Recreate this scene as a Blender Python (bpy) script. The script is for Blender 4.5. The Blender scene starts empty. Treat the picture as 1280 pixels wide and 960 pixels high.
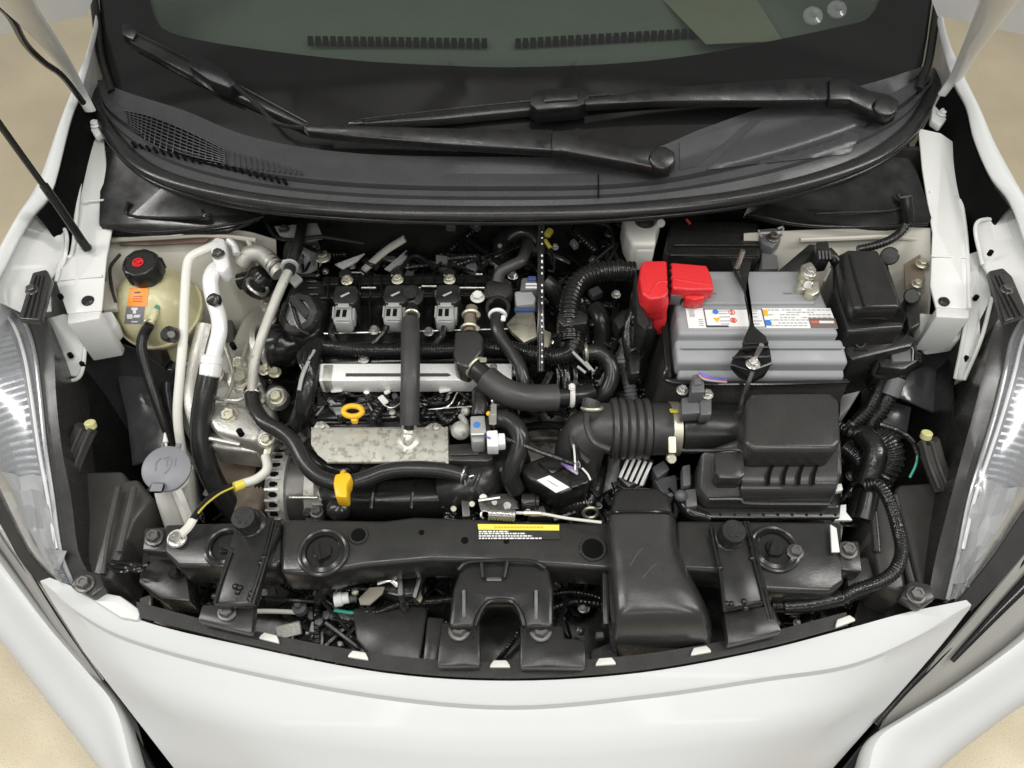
import bpy, bmesh, math, random
from mathutils import Vector, Matrix
random.seed(7)
sc = bpy.context.scene
col = sc.collection
V = Vector
# ------------------------------------------------------------------ camera
CAMZ, PITCH, F = 1.78, math.radians(54.5), 1004.0
cd = bpy.data.cameras.new('camera'); cam = bpy.data.objects.new('camera', cd); col.objects.link(cam)
cam.location = (0, 0, CAMZ); cam.rotation_euler = (math.pi/2-PITCH, 0, 0)
cd.sensor_width = 36; cd.lens = 36*F/1280; cd.clip_start = .02; cd.clip_end = 100
sc.camera = cam
# ------------------------------------------------------------------ light: white workshop ceiling lamps
w = bpy.data.worlds.new('World'); sc.world = w; w.use_nodes = True
bg = w.node_tree.nodes['Background']; bg.inputs[0].default_value = (1, .99, .97, 1); bg.inputs[1].default_value = .25
def area(name, loc, size, energy, target=(0, .6, .8), colr=(1, .985, .95)):
    l = bpy.data.lights.new(name, 'AREA'); l.shape = 'RECTANGLE'; l.size, l.size_y = size; l.energy = energy; l.color = colr
    o = bpy.data.objects.new(name, l); col.objects.link(o); o.location = loc
    o.rotation_euler = (V(target)-V(loc)).to_track_quat('-Z', 'Y').to_euler()
    return o
area('ceiling_lamp', (-.7, -.3, 3.0), (.12, 2.2), 21)
area('ceiling_lamp', (.8, -.3, 3.0), (.12, 2.2), 21)
area('ceiling_lamp', (0, -2.2, 2.9), (2.4, .12), 11)
area('ceiling_lamp', (-2.4, .7, 2.9), (.16, 2.6), 44)
area('ceiling_lamp', (2.4, .7, 2.9), (.16, 2.6), 44)
sc.view_settings.view_transform = 'Standard'; sc.view_settings.look = 'None'
sc.view_settings.exposure = 0; sc.view_settings.gamma = 1
sc.cycles.use_denoising = True
sc.cycles.max_bounces = 8; sc.cycles.transparent_max_bounces = 12
# ------------------------------------------------------------------ measuring helpers
SN, CS = math.sin(PITCH), math.cos(PITCH)
def ray(px, py):
    u = (px-640)/F; v = (480-py)/F
    return V((u, CS+v*SN, -SN+v*CS))
def at(px, py, z):
    d = ray(px, py); t = (z-CAMZ)/d.z
    return V((0, 0, CAMZ))+d*t
def pz(pts, z): return [at(p[0], p[1], p[2] if len(p) > 2 else z) for p in pts]
def g_of(x): return .977+.44*x*x
GS = .5
def ag(px, py, off=0):          # point on the windscreen surface
    d = ray(px, py); lo, hi = .4, 4
    f = lambda t: (CAMZ+d.z*t)-(1+off+GS*(d.y*t-g_of(d.x*t)))
    for _ in range(50):
        m = (lo+hi)/2
        if f(m) > 0: lo = m
        else: hi = m
    return V((0, 0, CAMZ))+d*lo
K = .00114
def R(n): return n*K
# ------------------------------------------------------------------ shapes (each returns a bmesh)
def prism(pts, depth, bev=.003, seg=2, taper=1.0, dirv=None):
    bm = bmesh.new()
    vs = [bm.verts.new(p) for p in pts]
    f = bm.faces.new(vs)
    r = bmesh.ops.extrude_face_region(bm, geom=[f])
    nv = [e for e in r['geom'] if isinstance(e, bmesh.types.BMVert)]
    c = sum((v.co for v in nv), V())/len(nv)
    dv = V(dirv) if dirv is not None else V((0, 0, -1))
    for v in nv:
        if taper != 1: v.co = c+(v.co-c)*taper
        v.co += dv*depth
    bmesh.ops.recalc_face_normals(bm, faces=bm.faces)
    if bev > 0:
        bmesh.ops.bevel(bm, geom=list(bm.edges), offset=bev, segments=seg, affect='EDGES', clamp_overlap=True, profile=.5)
    return bm
def pp(pts, z, depth, bev=.003, seg=2, taper=1.0): return prism(pz(pts, z), depth, bev, seg, taper)
def pb(x0, y0, x1, y1, z, depth, bev=.003, seg=2, taper=1.0, sk=0):
    a, b = at(x0, y0, z), at(x1, y1, z); cx = (a.x+b.x)/2
    # rectangle measured along its centre line so that it stays square in the world
    l, r_ = at(x0, (y0+y1)/2, z).x, at(x1, (y0+y1)/2, z).x
    return prism([V((l+sk, a.y, z)), V((r_+sk, a.y, z)), V((r_, b.y, z)), V((l, b.y, z))], depth, bev, seg, taper)
def box(c, s, bev=.002, rot=None, seg=2):
    bm = bmesh.new(); bmesh.ops.create_cube(bm, size=1)
    for v in bm.verts: v.co = V((v.co.x*s[0], v.co.y*s[1], v.co.z*s[2]))
    if bev > 0: bmesh.ops.bevel(bm, geom=list(bm.edges), offset=bev, segments=seg, affect='EDGES', clamp_overlap=True)
    m = Matrix.Translation(c)
    if rot: m = m @ (rot if isinstance(rot, Matrix) else (Matrix.Rotation(rot[2], 4, 'Z') @ Matrix.Rotation(rot[1], 4, 'Y') @ Matrix.Rotation(rot[0], 4, 'X')))
    bm.transform(m); return bm
def cr(P, n):
    P = [V(p) for p in P]
    if len(P) == 2: return [P[0].lerp(P[1], i/(n-1)) for i in range(n)]
    out = []
    L = len(P)-1
    for i in range(n):
        t = i/(n-1)*L; k = min(int(t), L-1); t -= k
        p1, p2 = P[k], P[k+1]
        p0 = P[k-1] if k > 0 else p1*2-p2
        p3 = P[k+2] if k+2 <= L else p2*2-p1
        out.append(.5*((2*p1)+(p2-p0)*t+(2*p0-5*p1+4*p2-p3)*t*t+(3*p1-p0-3*p2+p3)*t**3))
    return out
def even(P, step):
    d = cr(P, 40*len(P)); acc = [0]
    for a, b in zip(d, d[1:]): acc.append(acc[-1]+(b-a).length)
    n = max(2, int(acc[-1]/step)+1); out = []; j = 0
    for i in range(n):
        s = acc[-1]*i/(n-1)
        while j < len(acc)-2 and acc[j+1] < s: j += 1
        q = (s-acc[j])/max(1e-9, acc[j+1]-acc[j]); out.append(d[j].lerp(d[j+1], min(1, q)))
    return out, acc[-1]
def tube(P, r, n=12, step=None, corr=None, r2=None, flat=None, hollow=False):
    """P world points; corr=(pitch, depth) gives corrugations; r2 end radius"""
    if corr: step = corr[0]/4
    step = step or max(.004, r*.5)
    pts, L = even(P, step); bm = bmesh.new(); rings = []
    T = [(pts[min(i+1, len(pts)-1)]-pts[max(i-1, 0)]).normalized() for i in range(len(pts))]
    up = V((0, 0, 1)) if abs(T[0].z) < .9 else V((0, 1, 0))
    N = (up-T[0]*up.dot(T[0])).normalized()
    for i, p in enumerate(pts):
        N = (N-T[i]*N.dot(T[i])).normalized(); B = T[i].cross(N)
        q = i/(len(pts)-1); rr = r if r2 is None else r+(r2-r)*q
        if corr: rr *= 1-(corr[1] if i % 4 in (2, 3) else 0)
        fx, fy = flat or (1, 1)
        rings.append([bm.verts.new(p+(N*math.cos(2*math.pi*k/n)*fy+B*math.sin(2*math.pi*k/n)*fx)*rr) for k in range(n)])
    for a, b in zip(rings, rings[1:]):
        for k in range(n): bm.faces.new((a[k], a[(k+1) % n], b[(k+1) % n], b[k]))
    bm.faces.new(rings[0][::-1]); bm.faces.new(rings[-1])
    bmesh.ops.recalc_face_normals(bm, faces=bm.faces); return bm
def tp(P, r, **k): return tube(pz(P, .8), R(r), **k)
def lathe(o, ax, prof, n=24, lobes=None):
    o = V(o); ax = V(ax).normalized()
    u = ax.orthogonal().normalized(); w_ = ax.cross(u); bm = bmesh.new(); rings = []
    for r, h in prof:
        rings.append([bm.verts.new(o+ax*h+(u*math.cos(2*math.pi*k/n)+w_*math.sin(2*math.pi*k/n))*r*(1+(lobes if lobes and (k//2) % 2 else 0))) for k in range(n)])
    for a, b in zip(rings, rings[1:]):
        for k in range(n): bm.faces.new((a[k], a[(k+1) % n], b[(k+1) % n], b[k]))
    bm.faces.new(rings[0][::-1]); bm.faces.new(rings[-1])
    bmesh.ops.remove_doubles(bm, verts=bm.verts, dist=1e-6)
    bmesh.ops.recalc_face_normals(bm, faces=bm.faces); return bm
def cyl(a, b, r, n=16, r2=None, bev=.15):
    a, b = V(a), V(b); L = (b-a).length; r2 = r2 or r; e = min(bev*r, L*.3)
    return lathe(a, b-a, [(r-e, 0), (r, e), (r2, L-e), (r2-e, L)], n)
def loft(rows, thick=.002, nu=None, nv=None):
    if nu: rows = [cr(r, nu) for r in rows]
    if nv: rows = list(zip(*[cr(c, nv) for c in zip(*rows)]))
    bm = bmesh.new(); g = [[bm.verts.new(p) for p in r] for r in rows]
    for a, b in zip(g, g[1:]):
        for k in range(len(a)-1):
            try: bm.faces.new((a[k], a[k+1], b[k+1], b[k]))
            except ValueError: pass
    bmesh.ops.remove_doubles(bm, verts=bm.verts, dist=1e-5)
    bmesh.ops.recalc_face_normals(bm, faces=bm.faces)
    if sum(f.normal.z for f in bm.faces) < 0: bmesh.ops.reverse_faces(bm, faces=bm.faces)
    if thick:
        bmesh.ops.solidify(bm, geom=list(bm.faces), thickness=thick)
        bmesh.ops.recalc_face_normals(bm, faces=bm.faces)
    return bm
def ring(c, ax, r, wr, n=24, m=8):
    c = V(c); ax = V(ax).normalized(); u = ax.orthogonal().normalized(); w_ = ax.cross(u)
    bm = bmesh.new(); rs = []
    for i in range(n):
        d = u*math.cos(2*math.pi*i/n)+w_*math.sin(2*math.pi*i/n)
        rs.append([bm.verts.new(c+d*(r+wr*math.cos(2*math.pi*k/m))+ax*wr*math.sin(2*math.pi*k/m)) for k in range(m)])
    for i in range(n):
        a, b = rs[i], rs[(i+1) % n]
        for k in range(m): bm.faces.new((a[k], a[(k+1) % m], b[(k+1) % m], b[k]))
    bmesh.ops.recalc_face_normals(bm, faces=bm.faces); return bm
def ball(c, s, sub=3):
    bm = bmesh.new(); bmesh.ops.create_icosphere(bm, subdivisions=sub, radius=1)
    for v in bm.verts: v.co = V(c)+V((v.co.x*s[0], v.co.y*s[1], v.co.z*s[2]))
    return bm
# ------------------------------------------------------------------ objects
WL = {}
def aabb(b):
    return [min(v.co[k] for v in b.verts)-.002 for k in range(3)], [max(v.co[k] for v in b.verts)+.002 for k in range(3)]
def mk(name, mat, parent, *shapes, kind=None, label=None, sharp=38):
    # pieces that do not touch become objects of their own
    fl = [q for s in shapes for q in (s if isinstance(s, (list, tuple)) else [s])]
    if kind is None and parent is not None and len(fl) > 1:
        bx = [aabb(q) for q in fl]; g = list(range(len(fl)))
        for i in range(len(fl)):
            for j in range(i):
                if all(bx[i][0][k] <= bx[j][1][k] and bx[j][0][k] <= bx[i][1][k] for k in range(3)):
                    a_, b_ = g[i], g[j]; g = [b_ if q == a_ else q for q in g]
        outs = [mk1(name, mat, parent, *[fl[i] for i in range(len(fl)) if g[i] == r], label=label, sharp=sharp) for r in sorted(set(g))]
        return outs[0]
    return mk1(name, mat, parent, *fl, kind=kind, label=label, sharp=sharp)
def mk1(name, mat, parent, *shapes, kind=None, label=None, sharp=38):
    bm = bmesh.new()
    for s in shapes:
        for q in (s if isinstance(s, (list, tuple)) else [s]):
            t = bpy.data.meshes.new('t'); q.to_mesh(t); q.free(); bm.from_mesh(t); bpy.data.meshes.remove(t)
    lo = V((min(v.co.x for v in bm.verts), min(v.co.y for v in bm.verts), min(v.co.z for v in bm.verts)))
    hi = V((max(v.co.x for v in bm.verts), max(v.co.y for v in bm.verts), max(v.co.z for v in bm.verts)))
    c = (lo+hi)/2
    for v in bm.verts: v.co -= c
    for f in bm.faces: f.smooth = True
    me = bpy.data.meshes.new(name); bm.to_mesh(me); bm.free(); me.set_sharp_from_angle(angle=math.radians(sharp))
    me.materials.append(mat)
    o = bpy.data.objects.new(name, me); col.objects.link(o)
    place(o, c, parent)
    if kind: o['kind'] = kind
    if label: o['label'] = label
    return o
from mathutils.bvhtree import BVHTree
def bvh(o):
    c = WL[o.name]; return BVHTree.FromPolygons([v.co+c for v in o.data.vertices], [tuple(p.vertices) for p in o.data.polygons])
def cast(tree, px, py, off=0):
    d = ray(px, py).normalized(); h, nrm, _, _ = tree.ray_cast(V((0, 0, CAMZ)), d)
    if h is None: h, nrm, _, _ = tree.find_nearest(V((0, 0, CAMZ))+d*1.15)
    return h-d*off
def place(o, c, parent):
    WL[o.name] = V(c)
    if parent: o.parent = parent; o.location = V(c)-WL[parent.name]
    else: o.location = c
EMP = []
def thing(name, label, cat, group=None):
    o = bpy.data.objects.new(name, None); col.objects.link(o); o.empty_display_size = .05
    o['label'] = label; o['category'] = cat
    if group: o['group'] = group
    WL[o.name] = V(); EMP.append(o); return o
def solo(o, label, cat, group=None):
    o['label'] = label; o['category'] = cat
    if group: o['group'] = group
    return o
def finish():
    for e in EMP:
        zs = []
        for c in e.children:
            if c.type == 'MESH':
                for b in c.bound_box: zs.append(WL[c.name]+V(b)) if c.scale[0] == 1 else zs.append(WL[c.name])
        if not zs: continue
        p = V((sum(q.x for q in zs)/len(zs), sum(q.y for q in zs)/len(zs), min(q.z for q in zs)))
        e.location = p
        for c in e.children: c.location -= p
_bolt = {}
def bolt(p, parent, mat, r=.007, ax=(0, 0, 1), name='bolt'):
    if mat.name not in _bolt:
        bm = lathe((0, 0, 0), (0, 0, 1), [(1.4, 0), (1.42, .12), (1.3, .22), (1.0, .26)], 20)
        h = lathe((0, 0, .2), (0, 0, 1), [(1.02, 0), (1.02, .8), (.86, .95), (.45, .95), (.4, .8)], 6)
        t = bpy.data.meshes.new('t'); h.to_mesh(t); h.free(); bm.from_mesh(t); bpy.data.meshes.remove(t)
        me = bpy.data.meshes.new('bolt'); bm.to_mesh(me); bm.free(); me.materials.append(mat); _bolt[mat.name] = me
    o = bpy.data.objects.new(name, _bolt[mat.name]); col.objects.link(o); o.scale = (r, r, r)
    o.rotation_euler = V(ax).to_track_quat('Z', 'Y').to_euler(); place(o, p, parent); return o
def text(body, p, size, mat, parent, rotz=0, name='lettering', tilt=0):
    cu = bpy.data.curves.new('t', 'FONT'); cu.body = body; cu.size = size; cu.extrude = .0002; cu.resolution_u = 2
    o = bpy.data.objects.new('t', cu); col.objects.link(o)
    me = bpy.data.meshes.new_from_object(o.evaluated_get(bpy.context.evaluated_depsgraph_get()))
    bpy.data.objects.remove(o); me.materials.clear(); me.materials.append(mat)
    q = bpy.data.objects.new(name, me); col.objects.link(q); q.rotation_euler = (tilt, 0, rotz); place(q, p, parent); return q
# ------------------------------------------------------------------ materials
def pm(name, c, rough=.5, metal=0, coat=0, bump=0, bs=300, var=.12, vs=14, rv=.12, spec=.5, speck=None, sps=120, spt=.62, sss=0, trans=0, dust=0):
    m = bpy.data.materials.new(name); m.use_nodes = True; nt = m.node_tree; N = nt.nodes; L = nt.links
    p = N['Principled BSDF']; tc = N.new('ShaderNodeTexCoord')
    geo = N.new('ShaderNodeNewGeometry')
    def noise(s, d=5):
        n = N.new('ShaderNodeTexNoise'); n.inputs['Scale'].default_value = s; n.inputs['Detail'].default_value = d; L.new(geo.outputs['Position'], n.inputs['Vector']); return n
    n1 = noise(vs); mx = N.new('ShaderNodeMix'); mx.data_type = 'RGBA'
    mx.inputs[6].default_value = (*[x*(1-var) for x in c], 1); mx.inputs[7].default_value = (*[min(1, x*(1+var)) for x in c], 1)
    L.new(n1.outputs[0], mx.inputs[0]); out = mx.outputs[2]
    def overlay(out, colr, scale, thr, amt, soft=.08):
        n = noise(scale, 8); r = N.new('ShaderNodeMapRange'); r.inputs[1].default_value = thr; r.inputs[2].default_value = thr+soft; r.inputs[4].default_value = amt
        L.new(n.outputs[0], r.inputs[0]); q = N.new('ShaderNodeMix'); q.data_type = 'RGBA'; q.inputs[7].default_value = (*colr, 1)
        L.new(r.outputs[0], q.inputs[0]); L.new(out, q.inputs[6]); return q.outputs[2]
    if speck: out = overlay(out, speck, sps, spt, .8)
    if dust: out = overlay(out, (.22, .21, .19), 28, .42, dust, .35); out = overlay(out, (.3, .29, .27), 420, .66, dust*1.6, .06)
    L.new(out, p.inputs['Base Color'])
    n2 = noise(vs*2.7); mr = N.new('ShaderNodeMapRange'); mr.inputs[1].default_value = .3; mr.inputs[2].default_value = .7
    mr.inputs[3].default_value = max(.03, rough-rv); mr.inputs[4].default_value = min(1, rough+rv); L.new(n2.outputs[0], mr.inputs[0]); L.new(mr.outputs[0], p.inputs['Roughness'])
    p.inputs['Metallic'].default_value = metal; p.inputs['Coat Weight'].default_value = coat; p.inputs['Coat Roughness'].default_value = .08
    p.inputs['Specular IOR Level'].default_value = spec
    if sss: p.inputs['Subsurface Weight'].default_value = sss; p.inputs['Subsurface Radius'].default_value = (.02, .018, .01); p.inputs['Subsurface Scale'].default_value = 1
    if trans: p.inputs['Transmission Weight'].default_value = trans
    if bump:
        n3 = noise(bs, 3); b = N.new('ShaderNodeBump'); b.inputs['Strength'].default_value = bump; b.inputs['Distance'].default_value = .002
        L.new(n3.outputs[0], b.inputs['Height']); L.new(b.outputs[0], p.inputs['Normal'])
    return m
def clear(name, tint, refl=.08, rough=.02, opac=0.0, ocol=(.6, .6, .6)):
    m = bpy.data.materials.new(name); m.use_nodes = True; nt = m.node_tree; N = nt.nodes; L = nt.links
    N.remove(N['Principled BSDF']); o = N['Material Output']
    t = N.new('ShaderNodeBsdfTransparent'); t.inputs[0].default_value = (*tint, 1)
    g = N.new('ShaderNodeBsdfGlossy'); g.inputs['Roughness'].default_value = rough
    lw0 = N.new('ShaderNodeLayerWeight'); lw0.inputs[0].default_value = .5; lw = N.new('ShaderNodeMath'); lw.operation = 'POWER'; lw.inputs[1].default_value = 4; L.new(lw0.outputs['Facing'], lw.inputs[0])
    mr = N.new('ShaderNodeMath'); mr.operation = 'ADD'; mr.inputs[1].default_value = refl; mr.use_clamp = True; L.new(lw.outputs[0], mr.inputs[0])
    mix = N.new('ShaderNodeMixShader'); L.new(mr.outputs[0], mix.inputs[0]); L.new(t.outputs[0], mix.inputs[1]); L.new(g.outputs[0], mix.inputs[2])
    last = mix
    if opac:
        d = N.new('ShaderNodeBsdfDiffuse'); d.inputs[0].default_value = (*ocol, 1); m2 = N.new('ShaderNodeMixShader'); m2.inputs[0].default_value = opac
        L.new(mix.outputs[0], m2.inputs[1]); L.new(d.outputs[0], m2.inputs[2]); last = m2
    L.new(last.outputs[0], o.inputs[0]); return m
M = dict(
 plastic=pm('black_plastic', (.0165, .0165, .016), .26, bump=.07, bs=700, dust=.025, rv=.06),
 plastic_dull=pm('charcoal_plastic', (.034, .0335, .0325), .27, bump=.07, bs=600, dust=.02, rv=.05),
 cowl=pm('cowl_plastic', (.05, .051, .054), .29, bump=.1, bs=900, dust=.02, rv=.05),
 gloss=pm('gloss_black', (.011, .011, .011), .2, bump=.02, bs=200, dust=.03, rv=.05),
 tape=pm('tape_black', (.012, .012, .012), .23, bump=.4, bs=140),
 beam=pm('black_painted_steel', (.026, .026, .025), .23, bump=.05, bs=300, dust=.05, rv=.06),
 rubber=pm('rubber', (.018, .018, .018), .27, bump=.05, bs=500, dust=.03, rv=.06),
 foam=pm('sleeve_rubber', (.042, .041, .04), .4, bump=.06, bs=900, dust=.06),
 deep=pm('void_shade_black', (.006, .006, .006), .8, spec=.05),  # near-black standing in for shade in gaps, holes and depths
 felt=pm('felt', (.018, .017, .016), .9, bump=.6, bs=900, speck=(.09, .08, .07), sps=900, spt=.6),
 white=pm('white_paint', (.61, .62, .618), .46, coat=.06, var=.012, rv=.05),
 inner=pm('white_primer', (.72, .73, .71), .42, coat=.15, var=.015, rv=.05),
 beige=pm('overspray_body', (.5, .48, .42), .45, var=.2, vs=9, speck=(.62, .45, .38), sps=16, spt=.58),
 alu=pm('cast_aluminium', (.62, .61, .57), .42, metal=.85, bump=.35, bs=400, var=.18, speck=(.3, .28, .25), sps=90, spt=.66),
 alu_dull=pm('dull_aluminium', (.5, .49, .45), .55, metal=.6, bump=.35, bs=350, var=.25, speck=(.2, .18, .15), sps=70, spt=.62),
 alu_bright=pm('bright_aluminium', (.88, .88, .87), .3, metal=.2, bump=.05, var=.04),
 shield=pm('heat_shield_steel', (.6, .59, .53), .38, metal=.5, bump=.08, bs=200, var=.25, vs=40, speck=(.34, .33, .27), sps=130, spt=.535),
 steel=pm('steel', (.62, .61, .58), .32, metal=.95, var=.15),
 dark_steel=pm('dark_steel', (.16, .155, .15), .42, metal=.8, var=.2),
 zinc=pm('zinc_clamp', (.56, .54, .43), .36, metal=.75, var=.15),
 tank=pm('tank_plastic', (.68, .64, .39), .28, sss=.4, var=.1, vs=7, speck=(.3, .3, .2), sps=150, spt=.72),
 coolant=pm('coolant_green', (.05, .22, .15), .4),
 ivory=pm('ivory_plastic', (.75, .74, .68), .4, sss=.15, var=.05),
 red=pm('red_plastic', (.66, .025, .03), .33, bump=.05, var=.08),
 batt=pm('battery_grey', (.29, .3, .31), .4, bump=.08, bs=800, var=.06, dust=.1),
 label=pm('paper_label', (.8, .8, .79), .45, var=.02),
 ink=pm('ink', (.09, .09, .1), .5), ink_soft=pm('soft_ink', (.4, .4, .42), .5), ink_brown=pm('brown_band', (.17, .13, .12), .4),
 ink_blue=pm('blue_ink', (.05, .2, .6), .5), ink_orange=pm('orange_ink', (.85, .45, .03), .5), ink_red=pm('red_ink', (.7, .12, .08), .5),
 yellow=pm('yellow_plastic', (.85, .5, .02), .38, var=.06), yellow_label=pm('yellow_label', (.88, .78, .1), .45, var=.03),
 orange=pm('orange_label', (.9, .32, .05), .45, var=.04), grey_label=pm('grey_label', (.2, .2, .23), .45),
 conn=pm('grey_connector', (.33, .34, .33), .42, var=.1), conn_dark=pm('dark_grey_connector', (.11, .11, .115), .42, dust=.1),
 greycap=pm('grey_blue_cap', (.22, .225, .245), .42, bump=.1, bs=700, var=.05),
 lamp_grey=pm('lamp_reflector', (.4, .41, .42), .3, metal=.5, var=.05), lamp_dark=pm('lamp_bezel', (.2, .21, .22), .35, var=.1),
 lens=clear('lamp_lens', (.97, .97, .98), .05, .12, .07, (.72, .74, .75)),
 glass=clear('windscreen_glass', (.82, .87, .83), .07, .01),
 frit=pm('black_frit', (.01, .01, .01), .12, var=.05, rv=.02), dash=pm('dashboard_vinyl', (.125, .134, .12), .45, bump=.15, bs=900),
 dashwarm=pm('tan_reflection_card', (.2, .19, .15), .6), postcap=pm('pale_yellow_cap', (.62, .6, .28), .45), blue_tab=pm('dull_blue_tab', (.05, .08, .2), .4),  # dashwarm paints a windscreen reflection and colours the tan card
 floor=pm('concrete_floor', (.8, .69, .48), .45, var=.24, vs=3.5, bump=.3, bs=140, speck=(.62, .53, .38), sps=300, spt=.56, coat=.12, dust=.05),
 blue_wire=pm('blue_wire', (.12, .16, .6), .4), red_wire=pm('red_wire', (.55, .06, .04), .4), green_wire=pm('green_wire', (.06, .42, .3), .4),
 yel_wire=pm('yellow_wire', (.8, .68, .1), .4), white_wire=pm('white_sleeve', (.7, .69, .62), .5), rust=pm('rusty_brown', (.1, .06, .04), .6, var=.4, vs=60),
 trim=pm('bronze_trim', (.44, .43, .4), .4, metal=.2, var=.06), liner=pm('arch_liner_plastic', (.045, .045, .047), .2, bump=.04, bs=60, dust=.08), housing=pm('lamp_housing_plastic', (.06, .058, .055), .38, bump=.08, bs=500, dust=.06), wiper=pm('wiper_black', (.009, .009, .0095), .3, bump=.03), manifold=pm('manifold_brown', (.2, .16, .12), .6, metal=.3, var=.4, vs=30),
)
# ================================================================== setting
bm = bmesh.new(); bmesh.ops.create_grid(bm, x_segments=2, y_segments=2, size=7)
fl = mk('floor', M['floor'], None, bm); fl['kind'] = 'structure'
# ================================================================== car
car = thing('car', 'white hatchback with its bonnet raised over an open engine bay', 'car')
# --- dark tub of the engine bay
mk('bay_floor', M['deep'], car, box((0, .6, .28), (1.36, .8, .02), 0))
mk('firewall', M['felt'], car, loft([[V((x, 1.03+.05*x*x, z)) for x in (-.72, -.3, 0, .3, .72)] for z in (.28, .6, .95)], .01, 16, 8))
for s in (-1, 1):
    mk('splash_shield', M['plastic'], car, loft([[V((s*(x+a), y, min(z, zz))) for x, y, zz in ((.58, .42, .66), (.645, .55, .72), (.69, .8, .78), (.70, 1.04, .78))] for a, z in ((0, .78), (-.02, .6), (-.08, .42), (-.1, .28))], .004, 12, 12))
    mk('cavity_shade_sheet', M['deep'], car, loft([[V((s*.6, y, .76)) for y in (.8, .9, 1.0, 1.1)], [V((s*.715, y, .76)) for y in (.8, .9, 1.0, 1.1)]], .004, 8, 4))  # added dark sheet, paints the shade inside the wing
# --- wings
LF_in = [(130, -30, 1.06), (121, 40, 1.045), (104, 105, 1.03), (88, 150, 1.015), (66, 234, .985), (44, 264, .972), (28, 290, .96), (0, 345, .94), (-40, 410, .91)]
LF_out = [(126, -40, 1.06), (116, 40, 1.045), (94, 100, 1.03), (74, 150, 1.015), (46, 226, .985), (20, 268, .972), (2, 300, .96), (-30, 355, .94), (-80, 425, .91)]
RF_in = [(1165, -30, 1.06), (1174, 40, 1.045), (1190, 95, 1.03), (1208, 132, 1.015), (1218, 172, 1.0), (1238, 218, .985), (1264, 254, .97), (1288, 320, .94), (1325, 410, .91)]
RF_out = [(1170, -40, 1.06), (1184, 40, 1.045), (1204, 88, 1.03), (1228, 138, 1.015), (1246, 178, 1.0), (1270, 222, .985), (1292, 262, .97), (1326, 330, .94), (1380, 430, .91)]
for s, A_, B_ in ((-1, LF_in, LF_out), (1, RF_in, RF_out)):
    a = pz(A_, 0); b = pz(B_, 0)
    lip = [p+V((s*.004, 0, -.008)) for p in a]
    r1 = [p+V((0, 0, 0)) for p in a]; m1 = [(p+q)/2+V((0, 0, .006)) for p, q in zip(a, b)]
    r2 = [p+V((0, 0, -.004)) for p in b]; r3 = [p+V((s*.005, 0, -.03)) for p in b]
    r4 = [p+V((s*.012, 0, -.14)) for p in b]; r5 = [p+V((s*.01, 0, -.45)) for p in b]
    mk('gap_shade_wall', M['deep'], car, loft([[p+V((s*.001, 0, -.009)) for p in a[2:6 if s < 0 else 7]], [p+V((-s*.003, 0, -.05)) for p in a[2:6 if s < 0 else 7]], [p+V((-s*.005, 0, -.2)) for p in a[2:6 if s < 0 else 7]]], .002, 30, 8))  # added dark wall so the wing opening reads as shaded
    mk('fender', M['white'], car, loft([lip, r1, m1, r2, r3, r4, r5], .0015, 40, 36))
for q in ([(86, 138), (108, 150), (128, 172), (106, 200), (98, 252), (90, 312), (80, 322), (78, 288), (44, 272), (64, 240), (84, 180)], [(1193, 108), (1204, 132), (1214, 165), (1226, 205), (1258, 245), (1262, 268), (1222, 276), (1212, 300), (1202, 250), (1196, 182), (1184, 168)]):
    mk('gap_shade_sheet', M['deep'], car, pp(q, .89, .004, 0))  # flat dark sheet painting the shade between wing and rail
# --- inner rails, white sheet metal left and right
def sheet(pts, z, t=.004, bev=.0015): return pp(pts, z, t, bev, 2)
rl = mk('inner_rail', M['inner'], car,
   sheet([(106, 185, .955), (129, 165, .96), (140, 285, .91), (133, 322, .9), (127, 388, .885), (84, 392, .885), (70, 352, .89), (78, 322, .9), (90, 316, .9), (97, 252, .93)], .9),
   sheet([(44, 270, .94), (80, 284, .922), (80, 325, .9), (62, 348, .885), (64, 388, .87), (30, 392, .875), (0, 378, .885), (-24, 372, .9), (0, 336, .928), (27, 288, .938)], .9),
   pp([(84, 392), (127, 388), (124, 398), (84, 405)], .883, .09, .003),
   sheet([(50, 400, .845), (80, 392, .86), (108, 398, .85), (100, 470, .79), (62, 468, .79), (58, 440, .81)], .84),
   sheet([(82, 396, .862), (140, 388, .855), (146, 405, .84), (130, 425, .825), (100, 412, .83)], .85, .03, .004))
for q in ((60, 415, .845), (88, 444, .818), (76, 371, .89), (103, 455, .806)):
    mk('hole_shade_disc', M['deep'], rl, lathe(at(*q)+V((0, 0, -.004)), (0, 0, 1), [(R(3.2), 0), (R(3.2), .0075)], 14))  # solid dark discs paint the shade of holes
mk('rubber_plug', M['rubber'], rl, lathe(at(110, 376, .888)+V((0, 0, -.002)), (0, 0, 1), [(R(8), 0), (R(8), .0035), (R(6), .006)], 20))
rr = mk('inner_rail', M['inner'], car,
   sheet([(1148, 160, .968), (1176, 166, .968), (1196, 180, .958), (1202, 250, .915), (1208, 300, .9), (1212, 386, .885), (1170, 384, .885), (1163, 357, .89), (1166, 290, .91), (1153, 210, .94)], .9),
   sheet([(1220, 278, .925), (1230, 272, .928), (1264, 262, .94), (1288, 308, .932), (1304, 350, .925), (1302, 385, .89), (1262, 385, .88), (1240, 350, .885), (1228, 330, .895)], .9),
   pp([(1170, 384), (1212, 386), (1212, 398), (1170, 396)], .883, .08, .003),
   sheet([(1208, 318, .89), (1228, 312, .895), (1240, 372, .865), (1225, 400, .85), (1226, 425, .835), (1205, 475, .79), (1194, 473, .79), (1208, 395, .86)], .86),
   sheet([(1148, 390, .855), (1210, 395, .855), (1200, 425, .83), (1165, 430, .82), (1150, 410, .84)], .85, .03, .004))
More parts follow.
